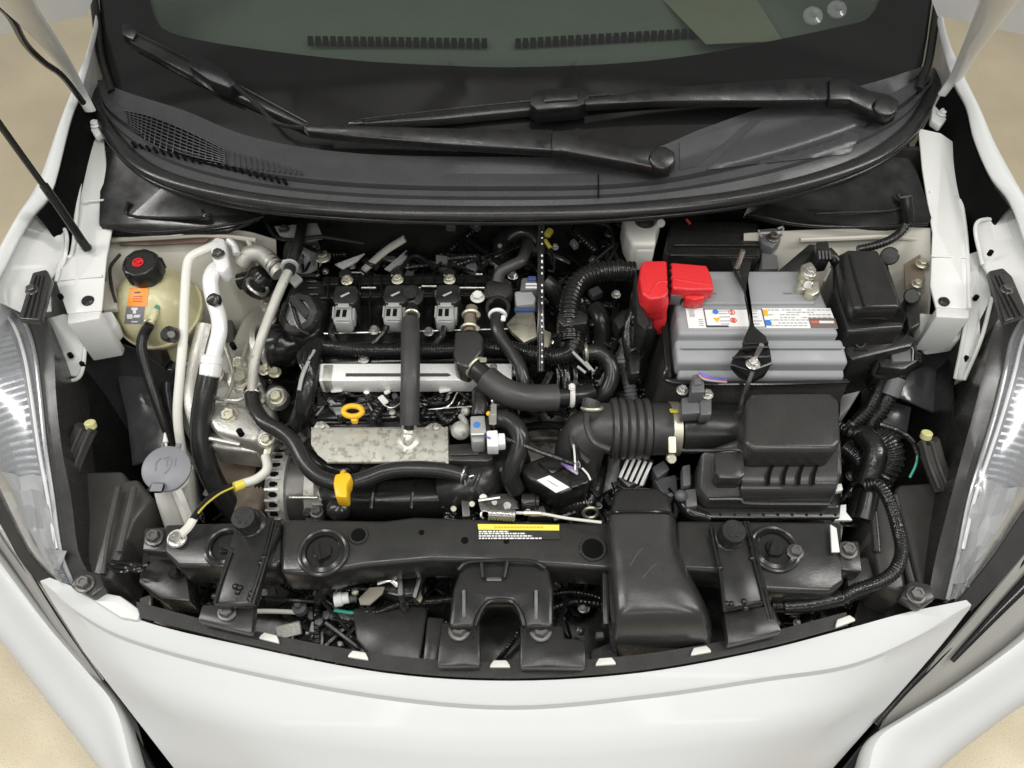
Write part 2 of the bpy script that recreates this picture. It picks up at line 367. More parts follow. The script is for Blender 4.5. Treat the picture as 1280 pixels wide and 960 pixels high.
for q in ((1207, 448, .812), (1220, 372, .868), (1238, 316, .92)):
    mk('hole_shade_disc', M['deep'], rr, lathe(at(*q)+V((0, 0, -.004)), (0, 0, 1), [(R(3.2), 0), (R(3.2), .0075)], 14))  # dark discs in place of shaded openings
mk('rubber_plug', M['rubber'], rr, lathe(at(1180, 377, .888)+V((0, 0, -.002)), (0, 0, 1), [(R(7), 0), (R(7), .0035), (R(5), .006)], 20))
for P, o_ in (([(106, 186, .957), (97, 252, .932), (90, 316, .902), (78, 322, .902), (70, 352, .892)], rl), ([(42, 277, .927), (80, 286, .922), (80, 325, .902), (63, 348, .887)], rl), ([(50, 401, .847), (58, 440, .812), (62, 468, .792), (100, 470, .792), (108, 398, .852)], rl),
             ([(1196, 181, .952), (1202, 250, .917), (1208, 300, .902), (1212, 386, .887)], rr), ([(1228, 331, .897), (1221, 279, .927), (1262, 275, .927)], rr), ([(1194, 473, .792), (1208, 395, .862), (1208, 318, .892)], rr), ([(1205, 475, .792), (1226, 425, .837), (1240, 372, .867)], rr)):
    mk('folded_flange', M['inner'], o_, tp(P, 2.6, n=8))
for P, o_ in (([(130, 250, .929), (104, 252, .9315)], rl), ([(128, 345, .897), (76, 350, .893)], rl), ([(1162, 240, .93), (1196, 244, .924)], rr), ([(1164, 320, .9035), (1209, 322, .9)], rr)):
    mk('press_line', M['inner'], o_, tp(P, 1.6, n=6))
# inner apron panels
mk('strut_tower', M['beige'], car, loft([pz([(128, 296, .88), (180, 292, .885), (240, 290, .885), (300, 288, .88), (345, 300, .86)], 0), pz([(133, 345, .85), (185, 340, .84), (245, 335, .84), (300, 335, .83), (345, 345, .8)], 0), pz([(130, 400, .8), (185, 400, .77), (245, 405, .75), (300, 410, .73), (330, 420, .7)], 0), pz([(130, 460, .68), (185, 470, .64), (245, 480, .6), (300, 490, .58), (330, 490, .55)], 0)], .003, 20, 14))
mk('strut_tower', M['beige'], car, loft([pz([(930, 292, .885), (1000, 288, .89), (1070, 286, .89), (1120, 284, .895), (1163, 285, .905)], 0), pz([(930, 330, .84), (1000, 325, .85), (1075, 325, .85), (1125, 325, .86), (1163, 330, .885)], 0), pz([(940, 400, .74), (1000, 400, .76), (1080, 395, .78), (1130, 390, .8), (1160, 385, .86)], 0), pz([(950, 480, .6), (1000, 480, .6), (1080, 480, .6), (1130, 460, .66), (1155, 440, .76)], 0)], .003, 20, 14))
# wheel-arch liners beside the engine, with extra panels tilted to mirror the lamps
mk('arch_liner', M['liner'], car, loft([pz([(104, 420, .8), (140, 428, .79), (175, 440, .77), (215, 470, .72)], 0), pz([(100, 470, .74), (135, 480, .7), (175, 500, .66), (225, 520, .62)], 0), pz([(108, 530, .64), (140, 545, .6), (180, 560, .57), (235, 580, .54)], 0), pz([(115, 600, .5), (150, 620, .48), (185, 640, .46), (250, 660, .45)], 0)], .003, 18, 16),
   pp([(146, 470, .715), (182, 456, .72), (202, 520, .69), (207, 570, .665), (165, 582, .655), (158, 520, .69)], .675, .004, .002))
mk('arch_liner', M['liner'], car, loft([pz([(1195, 432, .8), (1155, 432, .79), (1120, 445, .77), (1080, 470, .72)], 0), pz([(1192, 478, .74), (1155, 480, .7), (1120, 500, .66), (1075, 520, .62)], 0), pz([(1185, 540, .64), (1150, 550, .6), (1110, 560, .57), (1065, 580, .54)], 0), pz([(1180, 600, .5), (1150, 620, .48), (1100, 640, .46), (1050, 660, .45)], 0)], .003, 18, 16),
   pp([(1098, 498, .70), (1140, 508, .70), (1133, 548, .68), (1085, 538, .68)], .68, .004, .002), pp([(1116, 474, .735), (1188, 442, .75), (1184, 500, .72), (1168, 516, .71), (1118, 494, .722)], .7, .004, .002))
mk('frame_rail', M['inner'], car, pp([(1050, 488), (1076, 470), (1082, 478), (1062, 510), (1050, 520)], .7, .05, .003), pp([(210, 440), (235, 440), (245, 640), (205, 600)], .62, .05, .004), pp([(1040, 615), (1053, 612), (1056, 652), (1048, 700), (1040, 690)], .7, .04, .003))
# --- scuttle side closing panels
for pts in ([(128, 140, .958), (150, 180, .955), (200, 212, .952), (265, 235, .948), (340, 255, .945), (320, 274, .905), (285, 288, .9), (215, 295, .892), (130, 292, .9), (124, 280, .92)],
            [(1136, 178, .935), (1085, 205, .945), (1020, 225, .95), (940, 245, .945), (930, 268, .9), (980, 280, .893), (1070, 286, .89), (1160, 285, .9), (1164, 272, .92)]):
    s = mk('scuttle_side_panel', M['gloss'], car, sheet(pts, .9, .006, .002))
for P in ([(160, 252, .936), (165, 270, .922), (250, 272, .918), (252, 262, .926)], [(1020, 268, .918), (1120, 262, .926), (1122, 242, .94)], [(128, 284, .916), (200, 290, .905), (290, 280, .908), (330, 270, .92)], [(940, 268, .912), (1000, 281, .902), (1080, 284, .9), (1160, 280, .912)]):
    mk('panel_rib', M['gloss'], car, tp(P, 2.2, n=8))
# --- cowl
S_ = [(122, 118), (137, 166), (192, 216), (300, 247), (450, 263), (640, 267), (800, 261), (950, 242), (1070, 207), (1135, 165), (1163, 118)]
G_ = [(129, 92), (145, 110), (230, 138), (318, 172), (450, 192), (640, 196), (790, 192), (880, 160), (960, 133), (1080, 106), (1158, 82)]
prof = [(.0, .962), (.08, .972), (.2, .977), (.215, .983), (.32, .986), (.33, .981), (.37, .982), (.385, .991), (.46, .993), (.7, None), (1.0, None)]
rows = []
SW = [at(x, y, .965) for x, y in S_]; GW = [ag(x, y, .008) for x, y in G_]
SW, GW = cr(SW, 61), cr(GW, 61)
for t, z in prof:
    row = []
    for a, b in zip(SW, GW):
        p = a.lerp(b, t); 
        if z is not None: p.z = max(z+(b.z-1.006)*t, .9)
        row.append(p)
    rows.append(row)
cow = mk('cowl_panel', M['cowl'], car, loft(rows, .003), sharp=25); CB = bvh(cow)
mk('weather_seal', M['rubber'], cow, tube([at(x, y, .972) for x, y in [(112, 95)]+S_+[(1172, 90)]], R(9.5), n=14, flat=(1.15, .9)))
mk('seal_lip', M['rubber'], cow, tube([at(x, y+11, .957) for x, y in S_], R(4), n=10))
mk('seam', M['deep'], cow, tp([(748, 218, .9955), (748, 248, .981)], 1.0, n=6))
# raised access panel on the right half
def cgrid(tl, tr, br, bl, off, n=14):
    rows = []
    for j in range(n+1):
        a = V((*tl, 0)).lerp(V((*bl, 0)), j/n); b = V((*tr, 0)).lerp(V((*br, 0)), j/n)
        rows.append([cast(CB, *a.lerp(b, i/n).xy, off) for i in range(n+1)])
    return loft(rows, .004)
mk('access_panel', M['cowl'], cow, cgrid((952, 150), (1092, 140), (1062, 192), (884, 212), .003)); mk('access_panel', M['cowl'], cow, cgrid((850, 178), (938, 150), (870, 208), (850, 212), .002))
# air inlet grid on the left
def cow_pt(px, py, up=.0): return cast(CB, px, py, up)
n_ = 14
T_ = cr([V((x, y, 0)) for x, y in ((156, 138), (190, 146), (235, 164), (281, 187))], n_); B2 = cr([V((x, y, 0)) for x, y in ((161, 160), (186, 178), (232, 197), (282, 207))], n_)
def gpt(u, v, off):
    k = u*(n_-1); a = int(min(k, n_-2)); q = k-a; t = T_[a].lerp(T_[a+1], q).lerp(B2[a].lerp(B2[a+1], q), v); return cow_pt(t.x, t.y, off)
mk('recess_shade_sheet', M['deep'], cow, loft([[gpt(i/24, j/8, .0012) for i in range(25)] for j in range(9)], .0003))  # dark sheet laid on the cowl, paints the shade behind the grid
bars = [tube([gpt(i/18, k/4, .004) for k in range(5)], R(.8), n=6) for i in range(19)]+[tube([gpt(k/10, i/8, .004) for k in range(11)], R(.8), n=6) for i in range(9)]
mk('vent_grid', M['cowl'], cow, bars, kind='stuff')
fins = [tube([cow_pt(284+i*7, 188+i*1.9, .004), cow_pt(286+i*7, 208+i*.8, .004)], R(1.4), n=6) for i in range(14)]
mk('vent_fin', M['cowl'], cow, fins, kind='stuff')
slots = [tube([cow_pt(165+i*9, 178+i*2.3+(0 if i < 12 else -2), .006), cow_pt(169+i*9, 184+i*2.2, .006)], R(2.2), n=6) for i in range(22)]
mk('drain_slot', M['deep'], cow, slots, kind='stuff')
# --- windscreen
ws = []
for j in range(9):
    yy = -.02+j*.09
    ws.append([V((x, g_of(x)+yy, 1+GS*yy)) for x in [-.655+i*.0546 for i in range(25)]])
wsc = mk('windscreen', M['glass'], car, loft(ws, .004))
B_ = [(184, -60), (186, -10), (194, 24), (212, 40), (260, 52), (340, 64), (450, 76), (560, 82), (640, 84), (760, 80), (860, 70), (960, 52), (1050, 33), (1086, 22), (1102, -8), (1108, -60)]
O_ = [(122, -60), (124, -10), (127, 40), (134, 95), (180, 142), (260, 178), (400, 196), (540, 200), (640, 202), (770, 196), (900, 165), (1020, 130), (1120, 105), (1150, 90), (1166, -8), (1172, -60)]
mk('frit_band', M['frit'], wsc, loft([[ag(x, y, .0025) for x, y in O_], [ag(x*.5+u*.5, y*.5+v*.5, .0025) for (x, y), (u, v) in zip(O_, B_)], [ag(x, y, .0025) for x, y in B_]], .0006, 50))
for P in ([(113, -40), (120, 20), (126, 70), (140, 115)], [(1178, -40), (1168, 30), (1160, 80), (1148, 112)]):
    mk('pillar_trim', M['plastic'], wsc, tube([ag(x, y, .008) for x, y in P], R(6), n=10))
ds = mk('dashboard', M['dash'], car, loft([[V((x, 1.06+.3*x*x, .94)) for x in (-.665, -.3, 0, .3, .665)], [V((x, 1.2+.25*x*x, .995)) for x in (-.665, -.3, 0, .3, .665)], [V((x, 1.5+.2*x*x, 1.03)) for x in (-.665, -.3, 0, .3, .665)], [V((x, 1.9, 1.05)) for x in (-.665, -.3, 0, .3, .665)]], .004, 24, 16))
def dash_pt(px, py):
    d = ray(px, py); p = at(px, py, 1.003); return p
def vents(x0, x1, y0, y1):
    n = int((x1-x0)/9.4)
    return [prism([dash_pt(x0+i*9.4, y0+(y1-y0)*i/n-4)+V((0, 0, .012)), dash_pt(x0+i*9.4+6.8, y0+(y1-y0)*i/n-4)+V((0, 0, .012)), dash_pt(x0+i*9.4+6.8, y0+(y1-y0)*i/n+4)+V((0, 0, .009)), dash_pt(x0+i*9.4, y0+(y1-y0)*i/n+4)+V((0, 0, .009))], .004, 0) for i in range(n)]
mk('defroster_vent', M['deep'], ds, vents(386, 614, 57, 60), kind='stuff'); mk('defroster_vent', M['deep'], ds, vents(644, 895, 60, 46), kind='stuff')  # raised dark blocks paint the shade of the vent openings
mk('dash_reflection_sheet', M['dashwarm'], ds, prism([dash_pt(x, y)+V((0, 0, .016)) for x, y in ((760, -60), (900, -60), (975, 62), (880, 66))], .001, 0))  # tan sheet painting the beige reflection in the windscreen
for x, y in ((1016, 20), (1046, 12)):
    mk('suction_cup', M['lens'], wsc, lathe(ag(x, y, .004), (0, -.45, .9), [(R(14), 0), (R(13), .003), (R(6), .005), (R(4), .01)], 20))
# --- wipers
def gp(pts, off, depth, bev=.0025): return prism([ag(x, y, off) for x, y in pts], depth, bev, 2)
wp = mk('wiper', M['wiper'], car, gp([(690, 163), (712, 168), (778, 181), (832, 183), (843, 190), (845, 199), (838, 209), (824, 211), (790, 204), (706, 189), (690, 188)], .05, .018, .0014), label='wiper lying across the cowl with its pivot over the middle')
mk('wiper_arm', M['wiper'], wp, gp([(378, 156), (420, 156), (560, 160), (689, 162), (697, 166), (697, 186), (689, 188), (560, 180), (440, 170), (385, 164)], .046, .012, .0012))
mk('wiper_rod', M['wiper'], wp, tube([ag(x, y, .038) for x, y in ((400, 160), (362, 158), (340, 150), (318, 128), (290, 104))], R(3), n=8))
mk('wiper_blade', M['rubber'], wp, gp([(168, 40), (250, 82), (386, 154), (381, 159), (300, 122), (235, 92), (162, 52)], .022, .012, .001), tube([ag(x, y, .026) for x, y in ((172, 42), (260, 86), (384, 153))], R(1.3), n=6))
mk('blade_end_cap', M['wiper'], wp, gp([(152, 30), (160, 28), (172, 38), (166, 50), (152, 42)], .026, .016, .002))
mk('blade_adapter', M['wiper'], wp, gp([(238, 69), (246, 68), (282, 88), (294, 103), (286, 110), (262, 100), (236, 82)], .042, .022, .0015))
mk('pivot_cap', M['wiper'], wp, prism([ag(828+16*math.cos(a), 197+14*math.sin(a), .055) for a in [i*math.pi/9 for i in range(18)]], .016, .004, 3))
wp2 = mk('wiper', M['wiper'], car, gp([(1037, 98), (1060, 99), (1085, 112), (1112, 118), (1124, 126), (1122, 140), (1110, 146), (1088, 138), (1062, 125), (1037, 124)], .05, .018, .0014), label='wiper with its pivot beside the windscreen pillar')
mk('wiper_arm', M['wiper'], wp2, gp([(730, 124), (820, 110), (960, 100), (1040, 96), (1044, 124), (960, 126), (820, 126), (732, 131)], .046, .012, .0012))
mk('wiper_blade', M['rubber'], wp2, gp([(450, 148), (560, 136), (680, 122), (850, 110), (1040, 99), (1040, 108), (850, 120), (680, 136), (560, 148), (450, 155)], .024, .012, .001), tube([ag(x, y, .03) for x, y in ((452, 149), (680, 125), (1038, 100))], R(1.3), n=6))
mk('blade_end_cap', M['wiper'], wp2, gp([(434, 150), (454, 146), (455, 154), (435, 156)], .026, .014, .002))
mk('blade_adapter', M['wiper'], wp2, gp([(664, 118), (672, 111), (722, 109), (736, 116), (736, 128), (720, 133), (672, 137), (663, 130)], .044, .024, .0015), gp([(680, 116), (722, 114), (722, 124), (680, 127)], .047, .006, .002))
mk('pivot_cap', M['wiper'], wp2, prism([ag(1108+15*math.cos(a), 132+12*math.sin(a), .055) for a in [i*math.pi/9 for i in range(18)]], .016, .004, 3))
# --- bonnet, raised
hd = []
for j in range(11):
    t = j/10
    y = 1.12-.24*t; z = 1.38+.86*t
    hd.append([V((x, y+.05*x*x, z-(1-.75*t)*(.235*min(1, max(0, abs(x)-.5)/.11)**.8+.25*max(0, abs(x)-.61)))) for x in [-.78+i*.052 for i in range(31)]])
bon = mk('bonnet', M['white'], car, loft(hd, .02))
for s in (-1, 1):
    mk('bonnet_frame', M['inner'], bon, tube([V((s*.68, 1.08, 1.24)), V((s*.69, 1.05, 1.42)), V((s*.7, .99, 1.62)), V((s*.6, .93, 1.9)), V((s*.3, .9, 2.1))], .035, n=10, flat=(1.5, .5)))
for s in (-1, 1):
    for P in ([(.5, .0), (.3, .5), (.12, .95)], [(.12, .0), (.3, .35), (.55, .8)], [(.62, .1), (.45, .35), (.05, .45)]):
        mk('reflection_rib', M['inner'], bon, tube([V((s*x, 1.105-.24*t, 1.36+.86*t)) for x, t in P], .028, n=8, flat=(1.4, .5)))  # unseen ribs added to give the windscreen diagonal reflections
for P in ([(112, 138, 1.0), (98, 112, 1.04), (76, 75, 1.12), (50, 40, 1.22), (20, 5, 1.33), (-10, -40, 1.45)], [(1180, 118, 1.0), (1196, 95, 1.04), (1212, 65, 1.12), (1228, 38, 1.22), (1250, 0, 1.33), (1275, -40, 1.45)]):
    mk('hinge_arm', M['inner'], bon, tube(pz(P, 1), R(9), n=10, r2=R(22), flat=(1, .45)))
for pts, hs in (([(108, 128), (122, 136), (130, 165), (118, 170), (106, 150)], (119, 156)), ([(1174, 110), (1186, 112), (1190, 140), (1176, 158), (1164, 150), (1166, 128)], (1178, 142))):
    h = mk('hinge_plate', M['inner'], car, pp(pts, .975, .012, .003)); bolt(at(*hs, .977), h, M['inner'], .006)
mk('washer_hose', M['rubber'], bon, tp([(-15, -5, 1.32), (12, 20, 1.27), (32, 55, 1.2), (55, 78, 1.15), (78, 95, 1.1), (104, 128, 1.03)], 4, n=8))
# --- bumper and front edge
r0 = [(62, 722), (112, 742), (178, 776), (300, 806), (480, 841), (640, 851), (800, 841), (950, 814), (1062, 785), (1132, 766), (1208, 750)]
r1 = [(50, 727), (100, 767), (163, 799), (290, 834), (470, 868), (640, 882), (810, 868), (955, 847), (1060, 831), (1140, 799), (1214, 757)]
r2 = [(105, 815), (150, 845), (205, 872), (312, 900), (475, 922), (640, 930), (805, 922), (955, 906), (1045, 888), (1100, 862), (1152, 835)]
r3 = [(222, 966), (270, 975), (330, 985), (400, 996), (520, 1006), (640, 1010), (760, 1006), (860, 996), (930, 985), (985, 975), (1036, 966)]
z2 = (.695, .70, .706, .714, .717, .718, .717, .713, .702, .694, .686); z3 = (.62, .635, .65, .665, .672, .675, .672, .663, .645, .625, .605)
R0, R1 = pz(r0, .742), pz(r1, .735)
R2 = [at(x, y, z) for (x, y), z in zip(r2, z2)]; R3 = [at(x, y, z) for (x, y), z in zip(r3, z3)]
R00 = [p+V((0, .004, -.02)) for p in R0]
R4 = [p+V((0, -.025, -.08)) for p in R3]; R5 = [p+V((0, -.02, -.42)) for p in R3]
def fine(rows, n=61): return [cr(r, n) for r in rows]
def interp(A, B, k): return [[a.lerp(b, i/k) for a, b in zip(A, B)] for i in range(1, k)]
f = fine([R00, R0, R1, R2, R3, R4, R5])
edge = [p.lerp(q, .88)+V((0, 0, .0015)) for p, q in zip(f[1], f[2])]
drop = [p+V((0, -.003, -.009)) for p in f[2]]
mk_rows = [f[0], f[1], edge, f[2], drop]+interp(drop, f[3], 3)+[f[3]]+interp(f[3], f[4], 4)+[f[4], f[5], f[6]]
bmp = mk('bumper', M['white'], car, loft(mk_rows, .003), sharp=30)
# black flange behind the lip
fa = [(175, 772), (300, 803), (480, 838), (640, 848), (800, 838), (950, 811), (1060, 782)]
fb = [(170, 752), (300, 785), (480, 818), (640, 828), (800, 818), (950, 792), (1058, 765)]
mk('grille_flange', M['plastic_dull'], bmp, loft([pz(fa, .747), pz([(x, y-2) for x, y in fa], .75), pz(fb, .75), pz(fb, .735)], .003, 50), sharp=25)
mk('lip_block', M['inner'], bmp, pp([(118, 738), (150, 744), (177, 763), (172, 776), (150, 772), (112, 748)], .748, .012, .004))
for x, y, a in ((337, 796, 14), (448, 818, 9), (625, 829, 0), (757, 826, -4), (876, 812, -10), (1056, 775, -20)):
    c_, s_ = math.cos(math.radians(a)), math.sin(math.radians(a))
    q = [(x+u*c_-v*s_, y+u*s_+v*c_) for u, v in ((-13, 5), (-12, 1.5), (-8, -4), (8, -4), (12, 1.5), (13, 5))]
    mk('clip', M['ivory'], bmp, pp(q, .756, .006, .0012))
# corner pieces outside the shut line
for s, a, b in ((-1, [(-60, 620), (0, 700), (60, 780), (110, 838), (146, 884), (168, 965)], [(-90, 690), (-30, 762), (22, 828), (62, 880), (95, 922), (132, 972)]),
                (1, [(1340, 740), (1280, 796), (1200, 855), (1140, 892), (1096, 922), (1082, 965)], [(1400, 800), (1335, 845), (1270, 885), (1225, 918), (1190, 945), (1160, 972)])):
    A_, B_2 = pz(a, .66), pz(b, .62)
    mk('bumper_corner', M['white'], car, loft([[p+V((-s*.004, .0, -.05)) for p in A_], A_, [(p+q)/2+V((0, 0, .006)) for p, q in zip(A_, B_2)], B_2, [p+V((s*.006, 0, -.08)) for p in B_2], [p+V((s*.004, 0, -.35)) for p in B_2]], .003, 30, 24))
mk('wing_edge_trim', M['trim'], car, loft([pz([(-80, 560, .7), (-30, 612, .7), (2, 655, .7), (28, 705, .695), (70, 775, .68), (135, 868, .65)], 0), pz([(-70, 615, .62), (-30, 660, .62), (5, 705, .62), (40, 755, .62), (80, 812, .62), (140, 885, .62)], 0)], .003, 20, 4))
mk('wing_edge_trim', M['trim'], car, loft([pz([(1350, 600, .7), (1320, 640, .7), (1290, 682, .7), (1235, 750, .69), (1180, 815, .67), (1110, 895, .645)], 0), pz([(1380, 705, .62), (1330, 745, .62), (1285, 790, .62), (1210, 848, .62), (1150, 885, .62), (1098, 920, .62)], 0)], .003, 20, 4))
mk('side_grille', M['gloss'], car, loft([pz([(-20, 670), (45, 735), (110, 825), (150, 884), (195, 968)], .63), pz([(-30, 690), (20, 745), (80, 820), (120, 870), (160, 968)], .6)], .003, 20, 4))
mk('side_grille', M['gloss'], car, loft([pz([(1300, 690), (1225, 765), (1150, 845), (1090, 918), (1050, 968)], .63), pz([(1320, 740), (1260, 790), (1190, 850), (1130, 900), (1100, 968)], .6)], .003, 20, 4))
for P in ([(1300, 668, .7), (1240, 738, .68), (1180, 812, .665), (1130, 865, .655), (1095, 905, .65)], [(1310, 700, .69), (1250, 762, .68), (1190, 826, .665)]):
    mk('lamp_trim', M['gloss'], car, tp(P, 9, n=10, r2=R(3), flat=(1, .5)))
for P in ([(-20, 600, .7), (5, 660, .69), (40, 715, .685), (90, 790, .67), (130, 850, .66)],):
    mk('lamp_trim', M['dark_steel'], car, tp(P, 10, n=10, r2=R(2), flat=(1, .5)))
mk('lamp_surround', M['plastic_dull'], car, loft([pz([(-75, 545, .755), (-30, 582, .742), (2, 627, .732), (36, 692, .722), (80, 738, .722)], 0), pz([(-75, 570, .73), (-30, 615, .72), (0, 655, .712), (25, 700, .707), (58, 740, .705)], 0)], .004, 20, 5))
mk('lamp_surround', M['plastic_dull'], car, loft([pz([(1350, 552, .755), (1310, 602, .742), (1275, 647, .732), (1240, 699, .724), (1198, 752, .724)], 0), pz([(1350, 600, .73), (1320, 640, .72), (1290, 680, .712), (1255, 722, .71), (1214, 764, .708)], 0)], .004, 20, 5))
# --- headlamps
def headlamp(inn, out, hin, lab, sgn):
    n = 24
    I = cr(pz(inn, 0), n); O = cr(pz(out, 0), n); H = cr(pz(hin, 0), n)
    body = mk('headlight', M['plastic_dull'], car, loft([[p+V((0, 0, -.12)) for p in H], [p+V((0, 0, -.012)) for p in H], H, [h.lerp(i, .5)+V((0, 0, .003)) for h, i in zip(H, I)], [p+V((0, 0, -.002)) for p in I], [p+V((sgn*.006, 0, -.012)) for p in I]], .003), sharp=30, label=lab)
    mk('lens_rim', M['lamp_grey'], body, tube(I, R(2.8), n=8))
    L0 = I; L3 = O
    rowsL = [I]+[[a.lerp(b, t)+V((0, 0, .03*math.sin(math.pi*t))) for a, b in zip(I, O)] for t in (.12, .25, .4, .55, .7, .85)]+[O]
    rowsL.append([p+V((sgn*.005, 0, -.05)) for p in O])
    mk('lens', M['lens'], body, loft(rowsL, .002))
    # ribbed reflector below the lens
    I2, O2 = cr(I, 150), cr(O, 150); rb = []
    for k in range(150):
        up = .003 if k % 3 == 0 else 0
        rb.append([I2[k].lerp(O2[min(149, k+4)], t)+V((0, 0, -.014+.022*math.sin(math.pi*t)+up)) for t in (.02, .15, .3, .45, .6, .75, .9, .98)])
    mk('reflector', M['lamp_grey'], body, loft(rb, 0), sharp=12)
    mk('light_guide', M['label'], body, tube([a.lerp(b, .075)+V((0, 0, .004)) for a, b in zip(I[1:-3], O[1:-3])], R(2.2), n=8)); mk('inner_strip', M['lamp_dark'], body, tube([a.lerp(b, .1)+V((0, 0, .002)) for a, b in zip(I[1:-5], O[1:-5])], R(3), n=8))
    mk('bezel', M['lamp_dark'], body, loft([[a.lerp(b, t)+V((0, 0, -.008+.028*math.sin(math.pi*t))) for a, b in zip(I, O)] for t in (.0, .025, .05)], .002))
    gr = [[I[k].lerp(O[k], .08+.8*q/7)+V((random.uniform(-.004, .004), random.uniform(-.004, .004), -.004+.022*math.sin(math.pi*(.08+.8*q/7))+random.uniform(-.008, .008))) for q in range(8)] for k in range(n-8, n-1)]
    mk('facet_reflector', M['conn'], body, loft(gr, .0008), sharp=5)
    return body
hl = headlamp([(-20, 368, .865), (6, 378, .86), (30, 402, .85), (43, 440, .84), (50, 490, .825), (57, 560, .8), (66, 620, .775), (76, 690, .75), (92, 732, .735)],
         [(-190, 380, .80), (-170, 410, .8), (-140, 450, .79), (-110, 500, .775), (-75, 545, .76), (-30, 580, .745), (2, 625, .735), (36, 690, .725), (82, 738, .725)],
         [(30, 372, .87), (52, 388, .865), (62, 412, .855), (68, 450, .845), (70, 495, .83), (77, 560, .805), (89, 622, .78), (98, 690, .755), (116, 724, .745)], 'headlight beside the round coolant tank', -1)
hr = headlamp([(1305, 372, .865), (1285, 390, .86), (1266, 422, .85), (1256, 465, .84), (1243, 518, .82), (1226, 575, .8), (1211, 625, .775), (1198, 690, .75), (1184, 750, .735)],
         [(1470, 380, .8), (1450, 410, .8), (1420, 450, .79), (1390, 500, .775), (1350, 550, .76), (1310, 600, .745), (1275, 645, .735), (1240, 697, .728), (1196, 752, .728)],
         [(1275, 378, .87), (1254, 392, .865), (1241, 412, .855), (1232, 452, .845), (1221, 500, .828), (1201, 575, .8), (1186, 632, .78), (1170, 695, .755), (1160, 748, .742)], 'headlight beside the air filter box', 1)
for hh, pts, bp in ((hl, [(40, 340), (58, 336), (64, 348), (50, 400), (22, 398)], (40, 363)), (hr, [(1236, 338), (1254, 334), (1266, 345), (1286, 392), (1256, 402)], (1258, 362))):
    b = mk('mount_bracket', M['plastic_dull'], hh, pp(pts, .925, .012, .003))
    bolt(at(*bp, .927), hh, M['dark_steel'], .0065)
    x0, y0 = pts[-1]; x1, y1 = pts[0]
    for k in (.25, .5, .75):
        q = [(pts[-1][0]+(pts[-2][0]-pts[-1][0])*k, 396), (pts[0][0]+(pts[1][0]-pts[0][0])*k, 344)]
        mk('rib', M['plastic_dull'], b, tp([(q[0][0], q[0][1], .927), (q[1][0], q[1][1], .927)], 1.6, n=6))
# lamp rear housings inside the bay
def lamp_back(P1, P2, post, tip, ribs):
    b = mk('lamp_backing', M['housing'], car, pp(P1, .72, .12, .006, 3), pp(P2, .745, .1, .006, 3))
    mk('aiming_post', M['housing'], b, tp(post, 15, n=8, flat=(1, .8)), tp([(x+5, y, z+.012) for x, y, z in post], 3, n=6), tp([(x-6, y, z+.012) for x, y, z in post], 3, n=6))
    mk('post_cap', M['postcap'], b, cyl(at(*tip)+V((0, 0, -.004)), at(*tip)+V((0, .004, .006)), R(7)))
    for r in ribs: mk('rib', M['housing'], b, tp(r, 4, n=8))
lamp_back([(80, 590), (152, 588), (160, 600), (138, 650), (118, 720), (100, 730), (90, 660)], [(152, 600), (172, 598), (190, 622), (168, 650), (140, 725), (112, 725), (130, 660)], [(84, 596, .74), (95, 565, .76), (108, 535, .785)], (113, 533, .795), [[(148, 610, .755), (135, 670, .755), (128, 718, .75)], [(168, 610, .76), (150, 690, .755)]])
lamp_back([(1205, 600), (1125, 605), (1118, 612), (1135, 680), (1150, 740), (1165, 745), (1180, 690)], [(1115, 612), (1095, 610), (1085, 640), (1100, 730), (1135, 745), (1128, 690)], [(1180, 610, .74), (1168, 580, .76), (1160, 552, .785)], (1158, 546, .795), [[(1118, 620, .75), (1130, 690, .75), (1142, 738, .75)]])
for x, y in ((103, 728), (1142, 742)):
    cb = mk('corner_bracket', M['plastic_dull'], car, pp([(x-17, y+4), (x-4, y-18), (x+22, y-12), (x+28, y+6), (x+10, y+18)], .765, .02, .004)); bolt(at(x+3, y+2, .767), cb, M['dark_steel'], .009)
# --- radiator support beam
sup = mk('radiator_support', M['beam'], car,
   pp([(206, 655), (300, 652), (352, 650), (352, 700), (345, 710), (222, 708), (205, 690)], .79, .06, .005, 3),
   pp([(352, 650), (372, 648), (480, 650), (520, 645), (600, 648), (700, 652), (765, 652), (768, 712), (700, 708), (600, 702), (540, 700), (450, 708), (400, 718), (350, 716)], .795, .06, .006, 3),
   pp([(845, 650), (1052, 652), (1056, 728), (1040, 740), (948, 738), (940, 716), (845, 712)], .79, .06, .006, 3))
def well(px, py, r, z):
    p = at(px, py, z)
    mk('recess_rim', M['beam'], sup, ring(p, (0, 0, 1), R(r), R(3), 28, 8))
    mk('mount_bush', M['gloss'], sup, lathe(p+V((0, 0, -.002)), (0, 0, 1), [(R(r-2), 0), (R(r-2), .003), (R(r*.75), .005), (R(r*.7), .001), (R(r*.4), .001), (R(r*.35), .006), (.001, .006)], 24))
well(283, 684, 23, .792); well(404, 690, 27, .797); well(968, 686, 27, .792)
for (x, y, t) in ((397, 690, .35), (966, 684, -.4), (284, 684, 1.2)):
    p = at(x, y, .803); mk('slot_cross', M['gloss'], sup, box(p, (.006, .026, .006), .001, (0, 0, t)))
for x, y, r in ((448, 669, 8), (527, 666, 3.2), (581, 676, 4.2), (633, 677, 3.2), (741, 686, 12)):
    mk('hole_shade_disc', M['deep'], sup, lathe(at(x, y, .794), (0, 0, 1), [(R(r), 0), (R(r), .0022)], 18))  # dark discs on the beam paint the shade of its openings
    if r > 6: mk('recess_rim', M['beam'], sup, ring(at(x, y, .796), (0, 0, 1), R(r+2), R(2), 20, 6))
